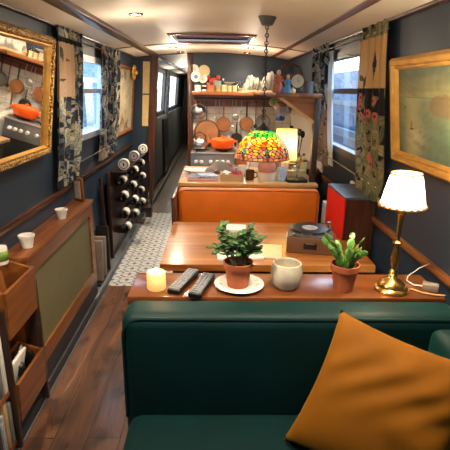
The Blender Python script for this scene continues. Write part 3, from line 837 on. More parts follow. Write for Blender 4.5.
# remotes
def remote(p0, p1, label):
    p0, p1 = Vector(p0), Vector(p1); L = (p1 - p0).length; rz = math.atan2(-(p1 - p0).x, (p1 - p0).y)
    o = thing('remote_control', ((p0 + p1) / 2).to_tuple(), label, 'remote control', 'television remotes', rz)
    MB().box((0, 0, .011), (.05, L, .02), bev=.007, seg=3).build('case', 'black', o, local=True)
    MB().box((0, 0, .0215), (.043, L * .95, .002)).build('face_plate', 'rubber_grey', o, local=True)
    kb = MB()
    for r in range(11):
        for q in range(3):
            if (r, q) in ((7, 0), (7, 2)): continue
            kb.box(((q - 1) * .0125, L * (.42 - r * .08), .0235), (.009, .009, .004), bev=.001)
    k = kb.build('keypad', 'button_white', o, local=True)
    return o
remote((-.145, 1.425, ZS), (-.08, 1.615, ZS), 'grey-keyed television remote next to the candle')
remote((-.068, 1.395, ZS), (-.02, 1.575, ZS), 'second remote control lying beside the patterned saucer')
# saucer + jade plant
o = thing('saucer', (.093, 1.50, ZS), 'white patterned saucer under the bushy jade plant', 'plate')
MB().lathe([(0, .004), (.05, .004), (.058, 0), (.062, .002), (.09, .012), (.092, .014), (.088, .015), (.06, .007), (0, .007)], n=40).build('dish', 'white_ceramic', o, local=True)
mb = MB()
for k in range(14):
    a = 2 * PI * k / 14; mb.ball((.074 * math.cos(a), .074 * math.sin(a), .0112), .009, (1.3, .8, .12), (0, 0, a))
mb.build('rim_motifs', 'plate_motif', o, local=True)
def potted(name, label, loc, r0, r1, h, cat='plant'):
    o = thing(name, loc, label, cat)
    MB().lathe([(0, 0), (r0, 0), (r1 * .95, h * .78), (r1 * 1.06, h * .78), (r1 * 1.08, h), (r1 * .98, h), (r1 * .93, h * .85), (0, h * .85)], n=32).build('pot', 'terracotta', o, local=True)
    MB().lathe([(r1 * .96, h * .86), (r1 * .5, h * .9), (0, h * .91)], n=24).build('soil', 'soil', o, local=True)
    return o
def blade(mb, p, d, L, W, T=.12, up=Vector((0, 0, 1))):
    """one fleshy leaf: flattened ellipsoid from p along d"""
    d = d.normalized(); s = d.cross(up)
    s = s.normalized() if s.length > .05 else Vector((1, 0, 0)); n = s.cross(d)
    q = bmesh.ops.create_uvsphere(mb.bm, u_segments=8, v_segments=6, radius=1)
    M = Matrix(((s.x * W, d.x * L / 2, n.x * W * T * 2, p.x + d.x * L / 2), (s.y * W, d.y * L / 2, n.y * W * T * 2, p.y + d.y * L / 2), (s.z * W, d.z * L / 2, n.z * W * T * 2, p.z + d.z * L / 2), (0, 0, 0, 1)))
    mb._xf(q['verts'], M)
o = potted('jade_plant', 'bushy jade plant in terracotta pot standing on the saucer', (.088, 1.495, ZS + .007), .038, .051, .095)
rnd = random.Random(11); lv = MB(); st = MB()
for k in range(15):
    a = rnd.uniform(0, 2 * PI); reach = rnd.uniform(.025, .095); hh = rnd.uniform(.05, .145) * (1.15 - reach * 4)
    b = Vector((.02 * math.cos(a), .02 * math.sin(a), .085)); e = Vector((reach * math.cos(a), reach * math.sin(a), .1 + max(hh, .015)))
    mid = b.lerp(e, .5) + Vector((0, 0, .02))
    st.tube([b, mid, e], .0028, 6)
    for j in range(11):
        t = .3 + .7 * j / 10; p = b.lerp(mid, t * 2) if t < .5 else mid.lerp(e, t * 2 - 1)
        aa = rnd.uniform(0, 2 * PI); blade(lv, p, Vector((math.cos(aa), math.sin(aa), rnd.uniform(-.3, .9))), rnd.uniform(.028, .04), rnd.uniform(.010, .015), .16)
st.build('stems', 'stem_brown', o, local=True); lv.build('foliage', 'leaf_dark', o, local=True, smooth=180)
# mug
o = thing('plant_holder', (.268, 1.50, ZS), 'empty round cream stoneware pot between the two plants', 'pot')
MB().lathe([(0, 0), (.036, 0), (.05, .014), (.0585, .045), (.058, .075), (.052, .096), (.049, .0975), (.047, .094), (.053, .07), (.05, .03), (0, .018)], n=40).build('body', 'cream_ceramic', o, local=True)
# christmas cactus
o = potted('christmas_cactus', 'bright green cactus with strap leaves in terracotta pot near lamp', (.478, 1.485, ZS), .035, .049, .10)
lv = MB(); rnd = random.Random(5)
for k in range(22):
    a = rnd.uniform(0, 2 * PI); p = Vector((.018 * math.cos(a), .018 * math.sin(a), .088)); d = Vector((math.cos(a) * .42, math.sin(a) * .4, rnd.uniform(.9, 1.9)))
    for j in range(rnd.choice((2, 3, 3, 4))):
        L = rnd.uniform(.026, .036); blade(lv, p, d, L * 1.12, L * .38, .1, Vector((math.sin(a * 3), math.cos(a * 3), .4)))
        p = p + d.normalized() * L * .95; d = (d.normalized() + Vector((math.cos(a) * .16, math.sin(a) * .14, -.06 + rnd.uniform(-.2, .2))))
lv.build('foliage', 'leaf_green', o, local=True, smooth=180)
# brass lamp
la = thing('table_lamp', (.655, 1.478, ZS), 'brass table lamp with a lit pleated cream shade', 'lamp')
MB().lathe([(0, 0), (.06, 0), (.062, .006), (.058, .014), (.05, .018), (.046, .03), (.03, .042), (.017, .05), (.012, .056), (0, .056)], n=36).build('base', 'brass', la, local=True)
MB().lathe([(.012, .054), (.016, .06), (.011, .066), (.015, .072), (.009, .082), (.012, .095), (.015, .12), (.014, .145), (.009, .165), (.008, .175), (.016, .181), (.017, .187), (.008, .193), (.0065, .2), (.0085, .275), (.011, .292), (.02, .30), (.02, .306), (.008, .31), (.008, .33), (0, .33)], n=20).build('stem', 'brass', la, local=True)
def pleat(i, z): return .0012 * math.sin(i * 2 * PI * 30)
shd = MB().lathe([(.076, .322), (.0745, .326), (.05, .432), (.0495, .436)], n=180, wob=pleat).build('lamp_shade', 'shade_fabric', la, local=True, smooth=180)
MB().ring((0, 0, .321), .076, .0035, m=6, n=40).build('lower_trim', 'braid', shd, local=True)
MB().ring((0, 0, .435), .05, .003, m=6, n=40).build('upper_trim', 'braid', shd, local=True)
for zz, rr, q, nm in ((.323, .0765, .006, 'lower_scallops'), (.431, .0508, .004, 'upper_scallops')):
    mb = MB()
    for k in range(20): a = 2 * PI * k / 20; mb.ball((rr * math.cos(a), rr * math.sin(a), zz), q, u=8, v=5)
    mb.build(nm, 'braid', shd, local=True)
MB().ball((0, 0, .365), .022, (1, 1, 1.3)).build('bulb', 'bulb_glow', la, local=True)
point('table_lamp_light', (.655, 1.478, ZS + .40), 9.5, (1, .8, .54), .03)
tag(MB().tube([(.705, 1.47, ZS + .006), (.73, 1.475, ZS + .006), (.76, 1.44, ZS + .006), (.80, 1.425, ZS + .006), (.828, 1.42, ZS + .006)], .003, 6).build('lamp_cord', 'cable_gold'), 'brown flex running from the brass lamp along the shelf', 'cord')
tag(MB().tube([(.925, 1.74, .86), (.90, 1.70, .895), (.83, 1.64, .90), (.765, 1.59, ZS + .006), (.745, 1.55, ZS + .005), (.755, 1.51, ZS + .005), (.78, 1.488, ZS + .012)], .0022, 6).build('charging_cable', 'cable_white'), 'thin white cable looping down the wall to the small grey box', 'cable')
tag(MB().box((.80, 1.475, ZS + .014), (.055, .034, .028), rot=(0, 0, R(-30)), bev=.004).build('adapter_box', 'plastic_grey'), 'small grey plug box at the right end of the shelf', 'adapter')

# ------------------------------------------------------------------ dining table
ta = thing('dining_table', (.27, 2.4, 0), 'varnished wooden dining table between shelf and orange bench', 'table')
MB().prism([(x, y, .705) for x, y in ((-.272, 2.05), (.815, 2.05), (.815, 2.44), (.742, 2.44), (.742, 2.785), (-.272, 2.785))], (0, 0, .035)).build('top', 'table_wood', ta)
MB().span(-.20, .75, 2.10, 2.73, .64, .705).build('apron', 'mahogany', ta)
for x in (.0, .55): MB().cyl((x, 2.42, 0), (x, 2.42, .64), .035).build('leg', 'steel', ta)
ZT = .74
rp = thing('record_player', (.535, 2.33, ZT), 'open portable record player on the dining table', 'record player', rz=R(-11))
MB().box((0, 0, .045), (.25, .25, .09), bev=.006).build('case', 'player_case', rp, local=True)
MB().box((0, 0, .092), (.235, .235, .006)).build('deck', 'player_deck', rp, local=True)
MB().lathe([(0, .095), (.094, .095), (.094, .103), (0, .103)], (-.005, .022, 0), n=40).build('platter', 'steel_soft', rp, local=True)
mb = MB().lathe([(0, .1035), (.106, .1035), (.106, .1055), (0, .1055)], (-.005, .022, 0), n=48); rec = mb.build('record', 'vinyl', rp, local=True)
MB().lathe([(0, .1056), (.045, .1056), (.045, .1066), (0, .1066)], (-.005, .022, 0), n=32).build('record_label', 'paper_print', rec, local=True)
mb = MB().cyl((.105, .09, .095), (.105, .09, .125), .012).tube([(.105, .09, .12), (.105, -.03, .118), (.075, -.075, .112)], .004, 8); mb.build('tonearm', 'steel', rp, local=True)
MB().box((.0, -.127, .045), (.07, .006, .035), bev=.002).build('latch', 'black', rp, local=True)
MB().box((.0, -.131, .06), (.05, .004, .006)).build('latch_plate', 'steel', rp, local=True)
for k in range(3): MB().cyl((-.09 + k * .045, -.105, .095), (-.09 + k * .045, -.105, .105), .008, n=12).build('knob', 'steel', rp, local=True)
MB().box((-.128, .02, .045), (.006, .09, .03), bev=.002).build('side_clasp', 'enamel_white', rp, local=True)
sb = thing('side_cabinet', (.83, 2.65, 0), 'upright dark wooden cabinet with bright red side by the right wall', 'cabinet')
MB().span(.756, .93, 2.455, 2.855, .0, .985).build('body', 'mahogany_z', sb)
MB().span(.748, .757, 2.46, 2.85, .5, .98).build('red_side', 'red_panel', sb)
MB().span(.75, .93, 2.452, 2.858, .983, .995).build('top', 'window_lit_top', sb)  # grey-blue puts the window light on this top into its colour
# papers on the table
def paper(name, label, cat, loc, sx, sy, h, rz, mats=('paper', 'paper_print'), group=None):
    o = thing(name, loc, label, cat, group, rz)
    MB().box((0, 0, h / 2), (sx, sy, h), bev=min(.002, h * .3)).build('pages', mats[0], o, local=True)
    MB().box((0, 0, h + .0005), (sx * .98, sy * .98, .001)).build('cover', mats[1], o, local=True)
    return o
paper('magazine', 'pale magazine lying on the table behind the jade plant', 'magazine', (.13, 2.22, ZT), .24, .22, .012, R(4), ('paper', 'paper'))
paper('newspaper', 'folded newspaper on the far side of the dining table', 'newspaper', (.11, 2.62, ZT), .17, .12, .02, R(-5), ('paper', 'paper'))
paper('booklet', 'cream booklet sticking out to the right of the jade plant', 'booklet', (.30, 2.24, ZT), .13, .20, .008, R(-8), ('paper', 'tin_cream'))
paper('magazine', 'blue and white magazine propped behind right end of orange bench', 'magazine', (.775, 2.95, .60), .03, .12, .24, R(0), ('mug_bluewhite', 'paper'))

# ------------------------------------------------------------------ orange bench
bn = thing('bench_seat', (.24, 2.95, 0), 'orange leather dinette bench in front of the galley counter', 'bench')
MB().box((.24, 3.075, .715), (1.0, .085, .385), bev=.028, seg=4).build('backrest', 'orange_leather', bn)
MB().tube(rrect(-.252, .738, .55, .90, .04, 3.036), .006, 6).build('piping', 'orange_trim', bn)
MB().box((.24, 2.92, .44), (1.0, .24, .12), bev=.03, seg=3).build('seat_pad', 'orange_leather', bn)
MB().span(-.24, .72, 2.81, 3.10, 0, .39).build('base', 'mahogany_x', bn)
MB().span(-.285, -.262, 2.80, 3.125, 0, .90, .005).build('end_panel', 'mahogany_z', bn)
MB().span(.745, .81, 2.87, 3.125, 0, .60, .005).build('end_panel', 'mahogany_z', bn)

# ------------------------------------------------------------------ galley furniture
kc = thing('kitchen_counter', (.24, 3.45, 0), 'galley peninsula counter with wooden worktop behind orange bench', 'counter')
MB().span(-.25, .735, 3.17, 3.80, .0, .90).build('cabinet', 'mahogany_z', kc)
MB().span(-.268, .75, 3.135, 3.86, .90, .93, .005).build('worktop', 'pine', kc)
ZK = .93
rc = thing('side_counter', (.75, 4.6, 0), 'wooden side counter along the right of the galley', 'counter')
MB().span(.62, .925, 3.87, 5.43, 0, .88).build('cabinet', 'mahogany_z', rc); MB().span(.60, .925, 3.87, 5.43, .88, .915).build('worktop', 'oak_y', rc)
sk = thing('butler_sink', (.42, 5.1, 0), 'white butler sink under the hanging pans, right of stove', 'sink')
MB().span(.235, .595, 4.78, 5.42, 0, .68).build('cabinet', 'navy_dark', sk)
mb = MB()
mb.span(.235, .595, 4.76, 4.79, .68, .915, .008).span(.235, .595, 5.39, 5.43, .68, .915, .008).span(.235, .262, 4.79, 5.39, .68, .915).span(.568, .595, 4.79, 5.39, .68, .915).span(.25, .58, 4.78, 5.4, .68, .70)
mb.build('basin', 'white_ceramic', sk)
mb = MB().tube([(.42, 5.40, .90), (.42, 5.40, 1.10), (.42, 5.37, 1.15), (.42, 5.31, 1.15), (.42, 5.28, 1.11)], .009, 10); mb.build('tap', 'brass', sk)
dr_ = thing('dish_rack', (.42, 5.08, .915), 'wire dish rack standing across the white sink', 'dish rack')
mb = MB()
for k in range(10): mb.tube([(.25, 4.93 + k * .04, .917), (.25, 4.93 + k * .04, .99), (.33, 4.93 + k * .04, .925), (.41, 4.93 + k * .04, .99), (.41, 4.93 + k * .04, .917)], .0025, 5)
mb.tube([(.25, 4.91, .92), (.25, 5.32, .92)], .003, 5).tube([(.41, 4.91, .92), (.41, 5.32, .92)], .003, 5).tube([(.25, 4.91, .99), (.25, 5.32, .99)], .003, 5).tube([(.41, 4.91, .99), (.41, 5.32, .99)], .003, 5)
mb.build('wire_frame', 'steel', dr_)
sv = thing('gas_stove', (-.03, 5.1, 0), 'grey steel gas stove at the end of the galley', 'stove')
MB().span(-.268, .212, 4.80, 5.42, .0, .90, .006).build('body', 'steel_soft', sv)
MB().span(-.25, .195, 4.79, 4.803, .15, .72, .004).build('oven_door', 'iron', sv)
MB().span(-.268, .212, 4.79, 5.42, .90, .915, .003).build('hob', 'steel_soft', sv)
for k, x in enumerate((-.21, -.15, -.05, .02, .08, .14)): MB().cyl((x, 4.802, .82), (x, 4.775, .82), .02, .017, 16).build('knob', 'enamel_white', sv)
mb = MB()
for cx in (-.16, .09):
    for cy in (4.95, 5.22):
        mb.ring((cx, cy, .925), .05, .008, n=20, m=6)
        for a in (0, PI / 2): mb.box((cx, cy, .935), (.18, .012, .012), rot=(0, 0, a))
mb.build('burners', 'iron', sv)
# pots on the stove
cs = thing('casserole', (.08, 5.0, .942), 'bright orange cast-iron casserole on the stove', 'pot')
MB().lathe([(0, 0), (.105, 0), (.125, .015), (.135, .08), (.132, .095), (.125, .095), (.12, .02), (0, .012)], n=36).build('body', 'orange_enamel', cs, local=True)
MB().lathe([(.134, .096), (.13, .104), (.08, .118), (.02, .124), (.018, .14), (.012, .143), (0, .143)], n=36).build('lid', 'orange_enamel', cs, local=True)
for s in (-1, 1): MB().tube([(s * .128, -.04, .075), (s * .16, -.025, .08), (s * .16, .025, .08), (s * .128, .04, .075)], .008, 8).build('handle', 'orange_enamel', cs, local=True)
kt = thing('kettle', (-.175, 4.98, .942), 'shiny steel kettle with arched handle left of the orange casserole', 'kettle')
MB().lathe([(0, 0), (.075, 0), (.088, .02), (.085, .06), (.06, .1), (.03, .115), (.012, .12), (.012, .135), (0, .138)], n=28).build('body', 'steel', kt, local=True)
MB().tube([(-.07, 0, .08), (-.065, 0, .14), (0, 0, .18), (.065, 0, .14), (.07, 0, .08)], .007, 8).build('handle', 'black', kt, local=True)
MB().cyl((-.03, -.06, .06), (-.06, -.125, .11), .016, .01, 12).build('spout', 'steel', kt, local=True)
def disc_pan(name, c, r, label, mat, hl, hmat, depth=.035, lean=0, group=None, cat='pan', rim=None, shiny_in=None):
    """pan hung by its handle against the tiles, base to the room"""
    o = thing(name, c, label, cat, group)
    MB().lathe([(0, depth), (r * .86, depth), (r, 0), (r * .98, -.001), (r * .84, depth - .004), (0, depth - .004)], axis=(0, -1, 0), n=32).build('bowl', mat, o, local=True)
    MB().ring((0, 0, 0), r, .0035, (0, 1, 0), 32, 6).build('rim', rim or mat, o, local=True)
    if hl: 
        MB().box((0, -.008, r + hl / 2 - .006), (.018, .006, hl), bev=.002).ring((0, -.008, r + hl), .011, .003, (0, 1, 0), 14, 6).build('handle', hmat, o, local=True)
    if lean: o.rotation_euler = (lean, 0, 0)
    return o
p = at(207, 133, 5.36)
disc_pan('copper_pan', p, .155, 'large round copper pan leaning against the tiles behind the kettle', 'copper', 0, None, .05, -.12)
p = at(204.5, 140, 5.2)
disc_pan('copper_pan', p, .075, 'small copper pan upright behind the steel kettle', 'copper', 0, None, .04, -.1)
YH = 5.36
mbr = MB().cyl((-.26, 5.385, 1.475), (.74, 5.385, 1.475), .007, n=10)
hr = tag(mbr.build('hanging_rail', 'iron'), 'iron rail under the galley shelf from which pans hang', 'rail')
# colander
p = at(198.5, 112, YH)
o = thing('colander', p, 'round steel colander hanging at the left end of the rail', 'colander', 'utensils hanging from the rail')
MB().lathe([(0, .06), (.04, .058), (.075, .035), (.09, 0), (.087, 0), (.072, .032), (.04, .053), (0, .055)], axis=(0, -1, 0), n=32).build('bowl', 'steel', o, local=True)
MB().ring((0, 0, 0), .092, .005, (0, 1, 0), 32, 6).build('rim', 'steel', o, local=True)
MB().ring((0, 0, .11), .024, .006, (0, 1, 0), 20, 6).build('ring_handle', 'copper', o, local=True)
mb = MB()
for k in range(10):
    a = 2 * PI * k / 10; mb.ball((.045 * math.cos(a), -.054, .045 * math.sin(a)), .006, (1, .3, 1), u=8, v=5)
mb.build('drain_holes', 'iron', o, local=True)
def spoon(px, py0, py1, r, label, mat='steel', hmat=None, Y=YH, sc=(1, .4, 1.2)):
    a, b = at(px, py0, Y), at(px + .3, py1, Y)
    o = thing('ladle', b, label, 'utensil', 'utensils hanging from the rail')
    MB().ball((0, 0, 0), r, sc).build('bowl', mat, o)if False else MB().ball((0, 0, 0), r, sc).build('bowl', mat, o, local=True)
    L = (a - b).z
    MB().tube([(0, 0, r * .9), (0, -.002, L * .6), (0, .004, L - .01), (0, .018, L + .006), (0, .02, L - .012)], .0045, 6).build('handle', hmat or mat, o, local=True)
spoon(206, 101, 128, .022, 'dark ladle hanging just right of the colander', 'steel_soft', 'iron')
spoon(215.3, 101, 119, .02, 'bright steel ladle left of the first copper pan', 'steel')
disc_pan('copper_pan', at(223.5, 124.5, YH), .088, 'copper pan hanging directly above the orange casserole', 'copper', .17, 'copper', .03, rim='steel', group='utensils hanging from the rail')
spoon(235.5, 101, 117, .042, 'wire skimmer hanging between the two copper pans', 'steel_soft', 'steel', sc=(1, .3, 1))
spoon(232, 101, 127, .026, 'small steel measuring pan below the wire skimmer', 'steel', sc=(1, .5, 1))
disc_pan('copper_pan', at(246.5, 124, YH), .085, 'copper-based pan with black handle left of the pendant chain', 'copper', .16, 'iron', .03, rim='steel', group='utensils hanging from the rail')
disc_pan('saucepan', at(263, 122, YH), .085, 'grey saucepan hanging behind the pendant chain', 'steel_soft', .16, 'iron', .04, group='utensils hanging from the rail')
disc_pan('saucepan', at(236.5, 139, 5.38), .07, 'dark saucepan hanging low above the white sink', 'iron', .12, 'iron', .04, group='utensils hanging from the rail')
spoon(275, 104, 124, .024, 'long steel spoon at the right end of the rail', 'steel')

# galley shelf with corner run
gs = thing('galley_shelf', (.2, 5.3, 1.51), 'long wooden crockery shelf across the galley bulkhead', 'shelf')
MB().span(-.27, .86, 5.12, 5.43, 1.515, 1.555, .004).build('board', 'oak_x', gs)
MB().span(-.27, .86, 5.41, 5.445, 1.385, 1.515).build('back_rail', 'mahogany_x', gs)
rs = thing('corner_shelf', (.68, 4.6, 1.5), 'wooden shelf on the right of the galley with triangular bracket', 'shelf')
MB().span(.415, .745, 3.2, 5.1, 1.53, 1.56, .004).build('board', 'oak_y', rs)
MB().prism([(.47, 3.225, 1.53), (.70, 3.225, 1.53), (.70, 3.225, 1.375)], (0, .025, 0)).build('bracket', 'oak_x', rs)
MB().prism([(.43, 3.205, 1.53), (.465, 3.205, 1.53), (.70, 3.205, 1.375), (.70, 3.205, 1.352)], (0, .02, 0)).build('brace', 'pine', rs)
tag(MB().span(.70, .742, 3.20, 3.24, .93, 1.53, .004).build('shelf_post', 'dark_wood'), 'slim dark post holding up the right-hand galley shelf', 'post')
ZG = 1.555
def prop(name, label, cat, parts, loc, group='crockery on the galley shelf', rz=0):
    o = thing(name, loc, label, cat, group, rz)
    for nm, mb, mat in parts: mb.build(nm, mat, o, local=True)
    return o
def px(p, Y=5.25): return at(p, 80, Y).x
def plate_up(p, y, r, Y, label, mat, rimmat='white_ceramic', lean=.18):
    c = at(p, y, Y)
    o = thing('display_plate', (c.x, c.y, max(c.z, ZG + r)), label, 'plate', 'decorative plates on the galley shelf')
    MB().lathe([(0, .006), (r * .6, .006), (r * .66, .01), (r, .02), (r, .023), (r * .64, .013), (0, .01)], axis=(0, -1, 0), n=32).build('rim', rimmat, o, local=True)
    MB().lathe([(0, .0105), (r * .6, .0105), (r * .6, .0118), (0, .0118)], axis=(0, -1, 0), n=24).build('centre', mat, o, local=True)
    o.rotation_euler = (-lean, 0, 0)
    if lean == 0: o.location = (c.x, YB - .008, c.z)
plate_up(194.5, 69, .05, YB - .008, 'small white plate high at left end of the galley shelf', 'mug_pink', lean=0)
plate_up(204, 71, .068, 5.38, 'round cream plate beside the red crab ornament', 'tin_cream', 'tin_cream', lean=0)
plate_up(196, 77, .06, 5.40, 'blue-centred plate at left end of the galley shelf', 'plate_blue')
plate_up(203, 79, .05, 5.30, 'grey patterned plate standing behind the striped tin', 'plate_motif')
# ornament with claws
c = at(213.5, 71, 5.36)
mb = MB().ball((0, 0, 0), .045, (1.1, .5, 1))
for s in (-1, 1):
    mb.ball((s * .055, 0, .045), .025, (1, .6, 1.2)); mb.ball((s * .06, 0, -.02), .018, (1.6, .6, .7)); mb.ball((s * .05, 0, -.05), .016, (1.4, .6, .7)); mb.tube([(s * .02, 0, .02), (s * .05, 0, .03)], .01, 6)
mb.ball((0, 0, -.06), .03, (1, .5, 1.6))
tag(mb.build('crab_ornament', 'crab_red'), 'red crab-shaped ornament standing up on the galley shelf', 'ornament').location = (c.x, c.y, ZG + .105)
def jar(p, w, h, label, mat, lid=None, Y=5.2, band=None, name='storage_tin', cat='tin'):
    r = w / 2; parts = [('body', MB().lathe([(0, 0), (r, 0), (r, h * .86), (0, h * .86)], n=20), mat)]
    parts.append(('lid', MB().lathe([(0, h * .86), (r * 1.03, h * .86), (r * 1.03, h), (0, h)], n=20), lid or mat))
    if band: parts.append(('label_band', MB().lathe([(r * 1.01, h * .25), (r * 1.015, h * .3), (r * 1.015, h * .6), (r * 1.01, h * .65)], n=20), band))
    prop(name, label, cat, parts, (px(p, Y), Y, ZG), 'tins and jars along the front of the galley shelf')
jar(198, .075, .065, 'white cup-shaped pot at the left end of the tins', 'white_ceramic')
jar(204.3, .05, .075, 'white tin with black bands beside the orange one', 'enamel_white', 'black', band='black')
jar(211, .085, .07, 'orange tin on the galley shelf', 'tin_orange')
jar(218.5, .055, .065, 'olive green tin right of the orange one', 'tin_olive')
jar(224.3, .06, .072, 'cream tin, first of three cream ones', 'tin_cream', 'white_ceramic')
jar(230, .045, .075, 'narrow tall cream tin, second of the cream ones', 'tin_cream', 'black')
jar(235, .05, .066, 'small cream tin nearest the plate rack', 'tin_cream')
jar(240.5, .04, .04, 'low pale jar just left of the plate rack', 'tin_olive', 'tin_cream')
jar(217.5, .09, .115, 'pale blue enamel canister behind the orange tin', 'tin_blue', 'tin_blue', Y=5.3)
jar(208.5, .03, .1, 'thin pale bottle behind the orange tin', 'mug_pink', 'crab_red', Y=5.3)
jar(223.3, .018, .14, 'slim dark red bottle behind the first cream tin', 'maroon_wood', 'white_ceramic', Y=5.3)
prop('glass_jug', 'clear glass jug behind the small cream tins', 'jug', [('body', MB().lathe([(0, 0), (.04, 0), (.045, .05), (.03, .1), (.035, .12)], n=20), 'jar_glass'), ('handle', MB().tube([(.034, 0, .11), (.065, 0, .09), (.06, 0, .05), (.042, 0, .04)], .005, 6), 'jar_glass')], (px(238.5, 5.31), 5.31, ZG))
prop('serving_dish', 'wide shallow white dish balanced behind the cream tins', 'dish', [('bowl', MB().lathe([(0, .08), (.04, .08), (.075, .1), (.078, .104), (.04, .086), (0, .086)], n=24), 'white_ceramic'), ('foot', MB().lathe([(.03, 0), (.02, .08)], n=16), 'white_ceramic')], (px(229, 5.33), 5.33, ZG))
# plates in a rack
pr = thing('plate_rack', (px(259, 5.27), 5.27, ZG), 'low wooden plate rack on the right of the galley shelf', 'plate rack')
MB().span(px(243, 5.27), px(276, 5.27), 5.21, 5.225, ZG, ZG + .02).span(px(243, 5.27), px(276, 5.27), 5.325, 5.34, ZG, ZG + .02).build('rails', 'tin_cream', pr)
PL = [(245.5, .045), (249, .085), (252, .09), (255, .08), (258, .078), (261.5, .06), (265.5, .085), (268.5, .105), (271.5, .112), (274, .10)]
PN = ['smallest white plate at the left end of the rack', 'second plate from the left in the rack, white', 'third plate from the left in the rack, white', 'fourth plate from the left in the rack, white', 'fifth plate from the left in the rack, white', 'small plate just left of the pendant chain in the rack', 'plate right of the pendant chain in the rack', 'tall white plate, third from the right end of the rack', 'tallest white plate in the rack', 'white plate at the right end of the rack beside the figurine']
for (p, r), lb in zip(PL, PN):
    o = tag(MB().lathe([(0, .0), (r * .6, .0), (r, .016), (r, .02), (r * .58, .005), (0, .005)], axis=(-1, -.22, .16), n=28).build('dinner_plate', 'white_ceramic'), lb, 'plate', 'plates in the rack')
    o.location = (px(p, 5.27), 5.27, ZG + r + .003)
# figures and clock at the corner
def figure(p, y, Y, h, mat, label, arms=True):
    c = at(p, y, Y); o = thing('figurine', (c.x, c.y, 1.56), label, 'figurine', 'ornaments on the corner shelf')
    MB().lathe([(0, 0), (h * .24, 0), (h * .25, h * .06), (h * .17, h * .32), (h * .11, h * .52), (h * .15, h * .62), (h * .13, h * .7), (h * .05, h * .76), (0, h * .77)], n=20, sc=(1, .75, 1)).build('dress', mat, o, local=True)
    MB().ball((0, 0, h * .85), h * .095, (1, 1, 1.15)).build('head', 'skin_clay', o, local=True)
    MB().ball((0, .01, h * .89), h * .1, (1, 1, .8)).build('hair', 'basket', o, local=True)
    for s in (-1, 1): MB().tube([(s * h * .13, 0, h * .66), (s * h * .2, -.01, h * .52), (s * h * .1, -.03, h * .48)], h * .035, 8).build('arm', mat, o, local=True)
figure(278.5, 80, 3.38, .168, 'doll_red', 'tall terracotta-coloured lady figurine on the corner shelf')
figure(288, 80, 3.40, .136, 'doll_blue', 'blue-dressed figurine beside the beige clock')
c = at(297.5, 77.5, 3.42)
prop('mantel_clock', 'round beige clock on a dark foot on the corner shelf', 'clock', [('case', MB().lathe([(0, -.02), (.05, -.02), (.055, -.01), (.055, .01), (.048, .02)], (0, 0, .085), axis=(0, -1, 0), n=32), 'basket'), ('dial', MB().lathe([(0, .0185), (.047, .0185)], (0, 0, .085), axis=(0, -1, 0), n=32), 'clock_face'), ('hands', MB().box((0, -.0195, .097), (.003, .001, .03)).box((.01, -.0195, .085), (.02, .001, .003)), 'black'), ('foot', MB().box((0, 0, .016), (.09, .05, .032), bev=.006), 'dark_wood')], (c.x, c.y, 1.56), 'ornaments on the corner shelf')
c = at(305, 82, 3.4)
prop('mug', 'grey mug at the wall end of the corner shelf', 'mug', [('body', MB().lathe([(0, 0), (.032, 0), (.034, .085), (.031, .085), (.029, .006), (0, .006)], n=24), 'rubber_grey'), ('handle', MB().tube([(.033, 0, .07), (.055, 0, .06), (.055, 0, .03), (.033, 0, .018)], .005, 6), 'rubber_grey')], (c.x + .03, 3.4, 1.56), 'ornaments on the corner shelf')
prop('basket', 'dark wicker basket behind the figurines', 'basket', [('body', MB().lathe([(0, 0), (.08, 0), (.10, .15), (.094, .15), (.075, .01), (0, .01)], n=28), 'basket'), ('handle', MB().tube([(-.096, 0, .14), (-.07, 0, .2), (0, 0, .225), (.07, 0, .2), (.096, 0, .14)], .01, 8), 'basket')], (.60, 3.75, 1.56), 'ornaments on the corner shelf')
for k, (p, m_, lb) in enumerate(((283.5, 'plate_blue', 'tiny blue trinket pot at the foot of the blue figurine'), (293.5, 'tin_cream', 'tiny cream trinket pot in front of the beige clock'))):
    prop('trinket_pot', lb, 'pot', [('body', MB().lathe([(0, 0), (.016, 0), (.022, .014), (.018, .03), (0, .032)], n=16), m_), ('knob', MB().ball((0, 0, .036), .006), m_)], (px(p, 3.29), 3.29, 1.56), 'ornaments on the corner shelf')
# mugs on hooks
def hung_mug(p, y, Y, r, h, mat, label, rot):
    c = at(p, y, Y); o = thing('hanging_mug', c, label, 'mug', 'mugs hung under the corner shelf')
    MB().lathe([(0, -h / 2), (r * .85, -h / 2), (r, h / 2), (r * .92, h / 2), (r * .78, -h / 2 + .006), (0, -h / 2 + .006)], n=24).build('cup', mat, o, local=True)
    MB().tube([(r * .95, 0, h * .3), (r * 1.6, 0, h * .22), (r * 1.6, 0, -h * .22), (r * .9, 0, -h * .3)], r * .13, 8).build('handle', mat, o, local=True)
    o.rotation_euler = (R(70), R(-60), rot)
hung_mug(273, 102, 3.34, .03, .06, 'mug_green', 'green mug hanging leftmost under the corner shelf', .3)
hung_mug(278, 104, 3.42, .03, .06, 'mug_pink', 'pink and white mug hanging beside the green one', 1.2)
hung_mug(284, 112, 3.35, .034, .066, 'mug_bluewhite', 'blue and white mug hanging lowest under the corner shelf', .2)
hung_mug(291, 111, 3.36, .032, .062, 'tin_cream', 'cream mug hanging by the wooden brace', -.5)
hung_mug(280, 118, 3.42, .026, .05, 'plate_blue', 'small dark blue cup hanging below the blue and white mug', 1.0)
rl = MB().tube([(.42, 3.38, 1.49), (.69, 3.38, 1.49)], .005, 8)
tag(rl.build('mug_rail', 'iron'), 'short iron rail under the corner shelf carrying mugs', 'rail')

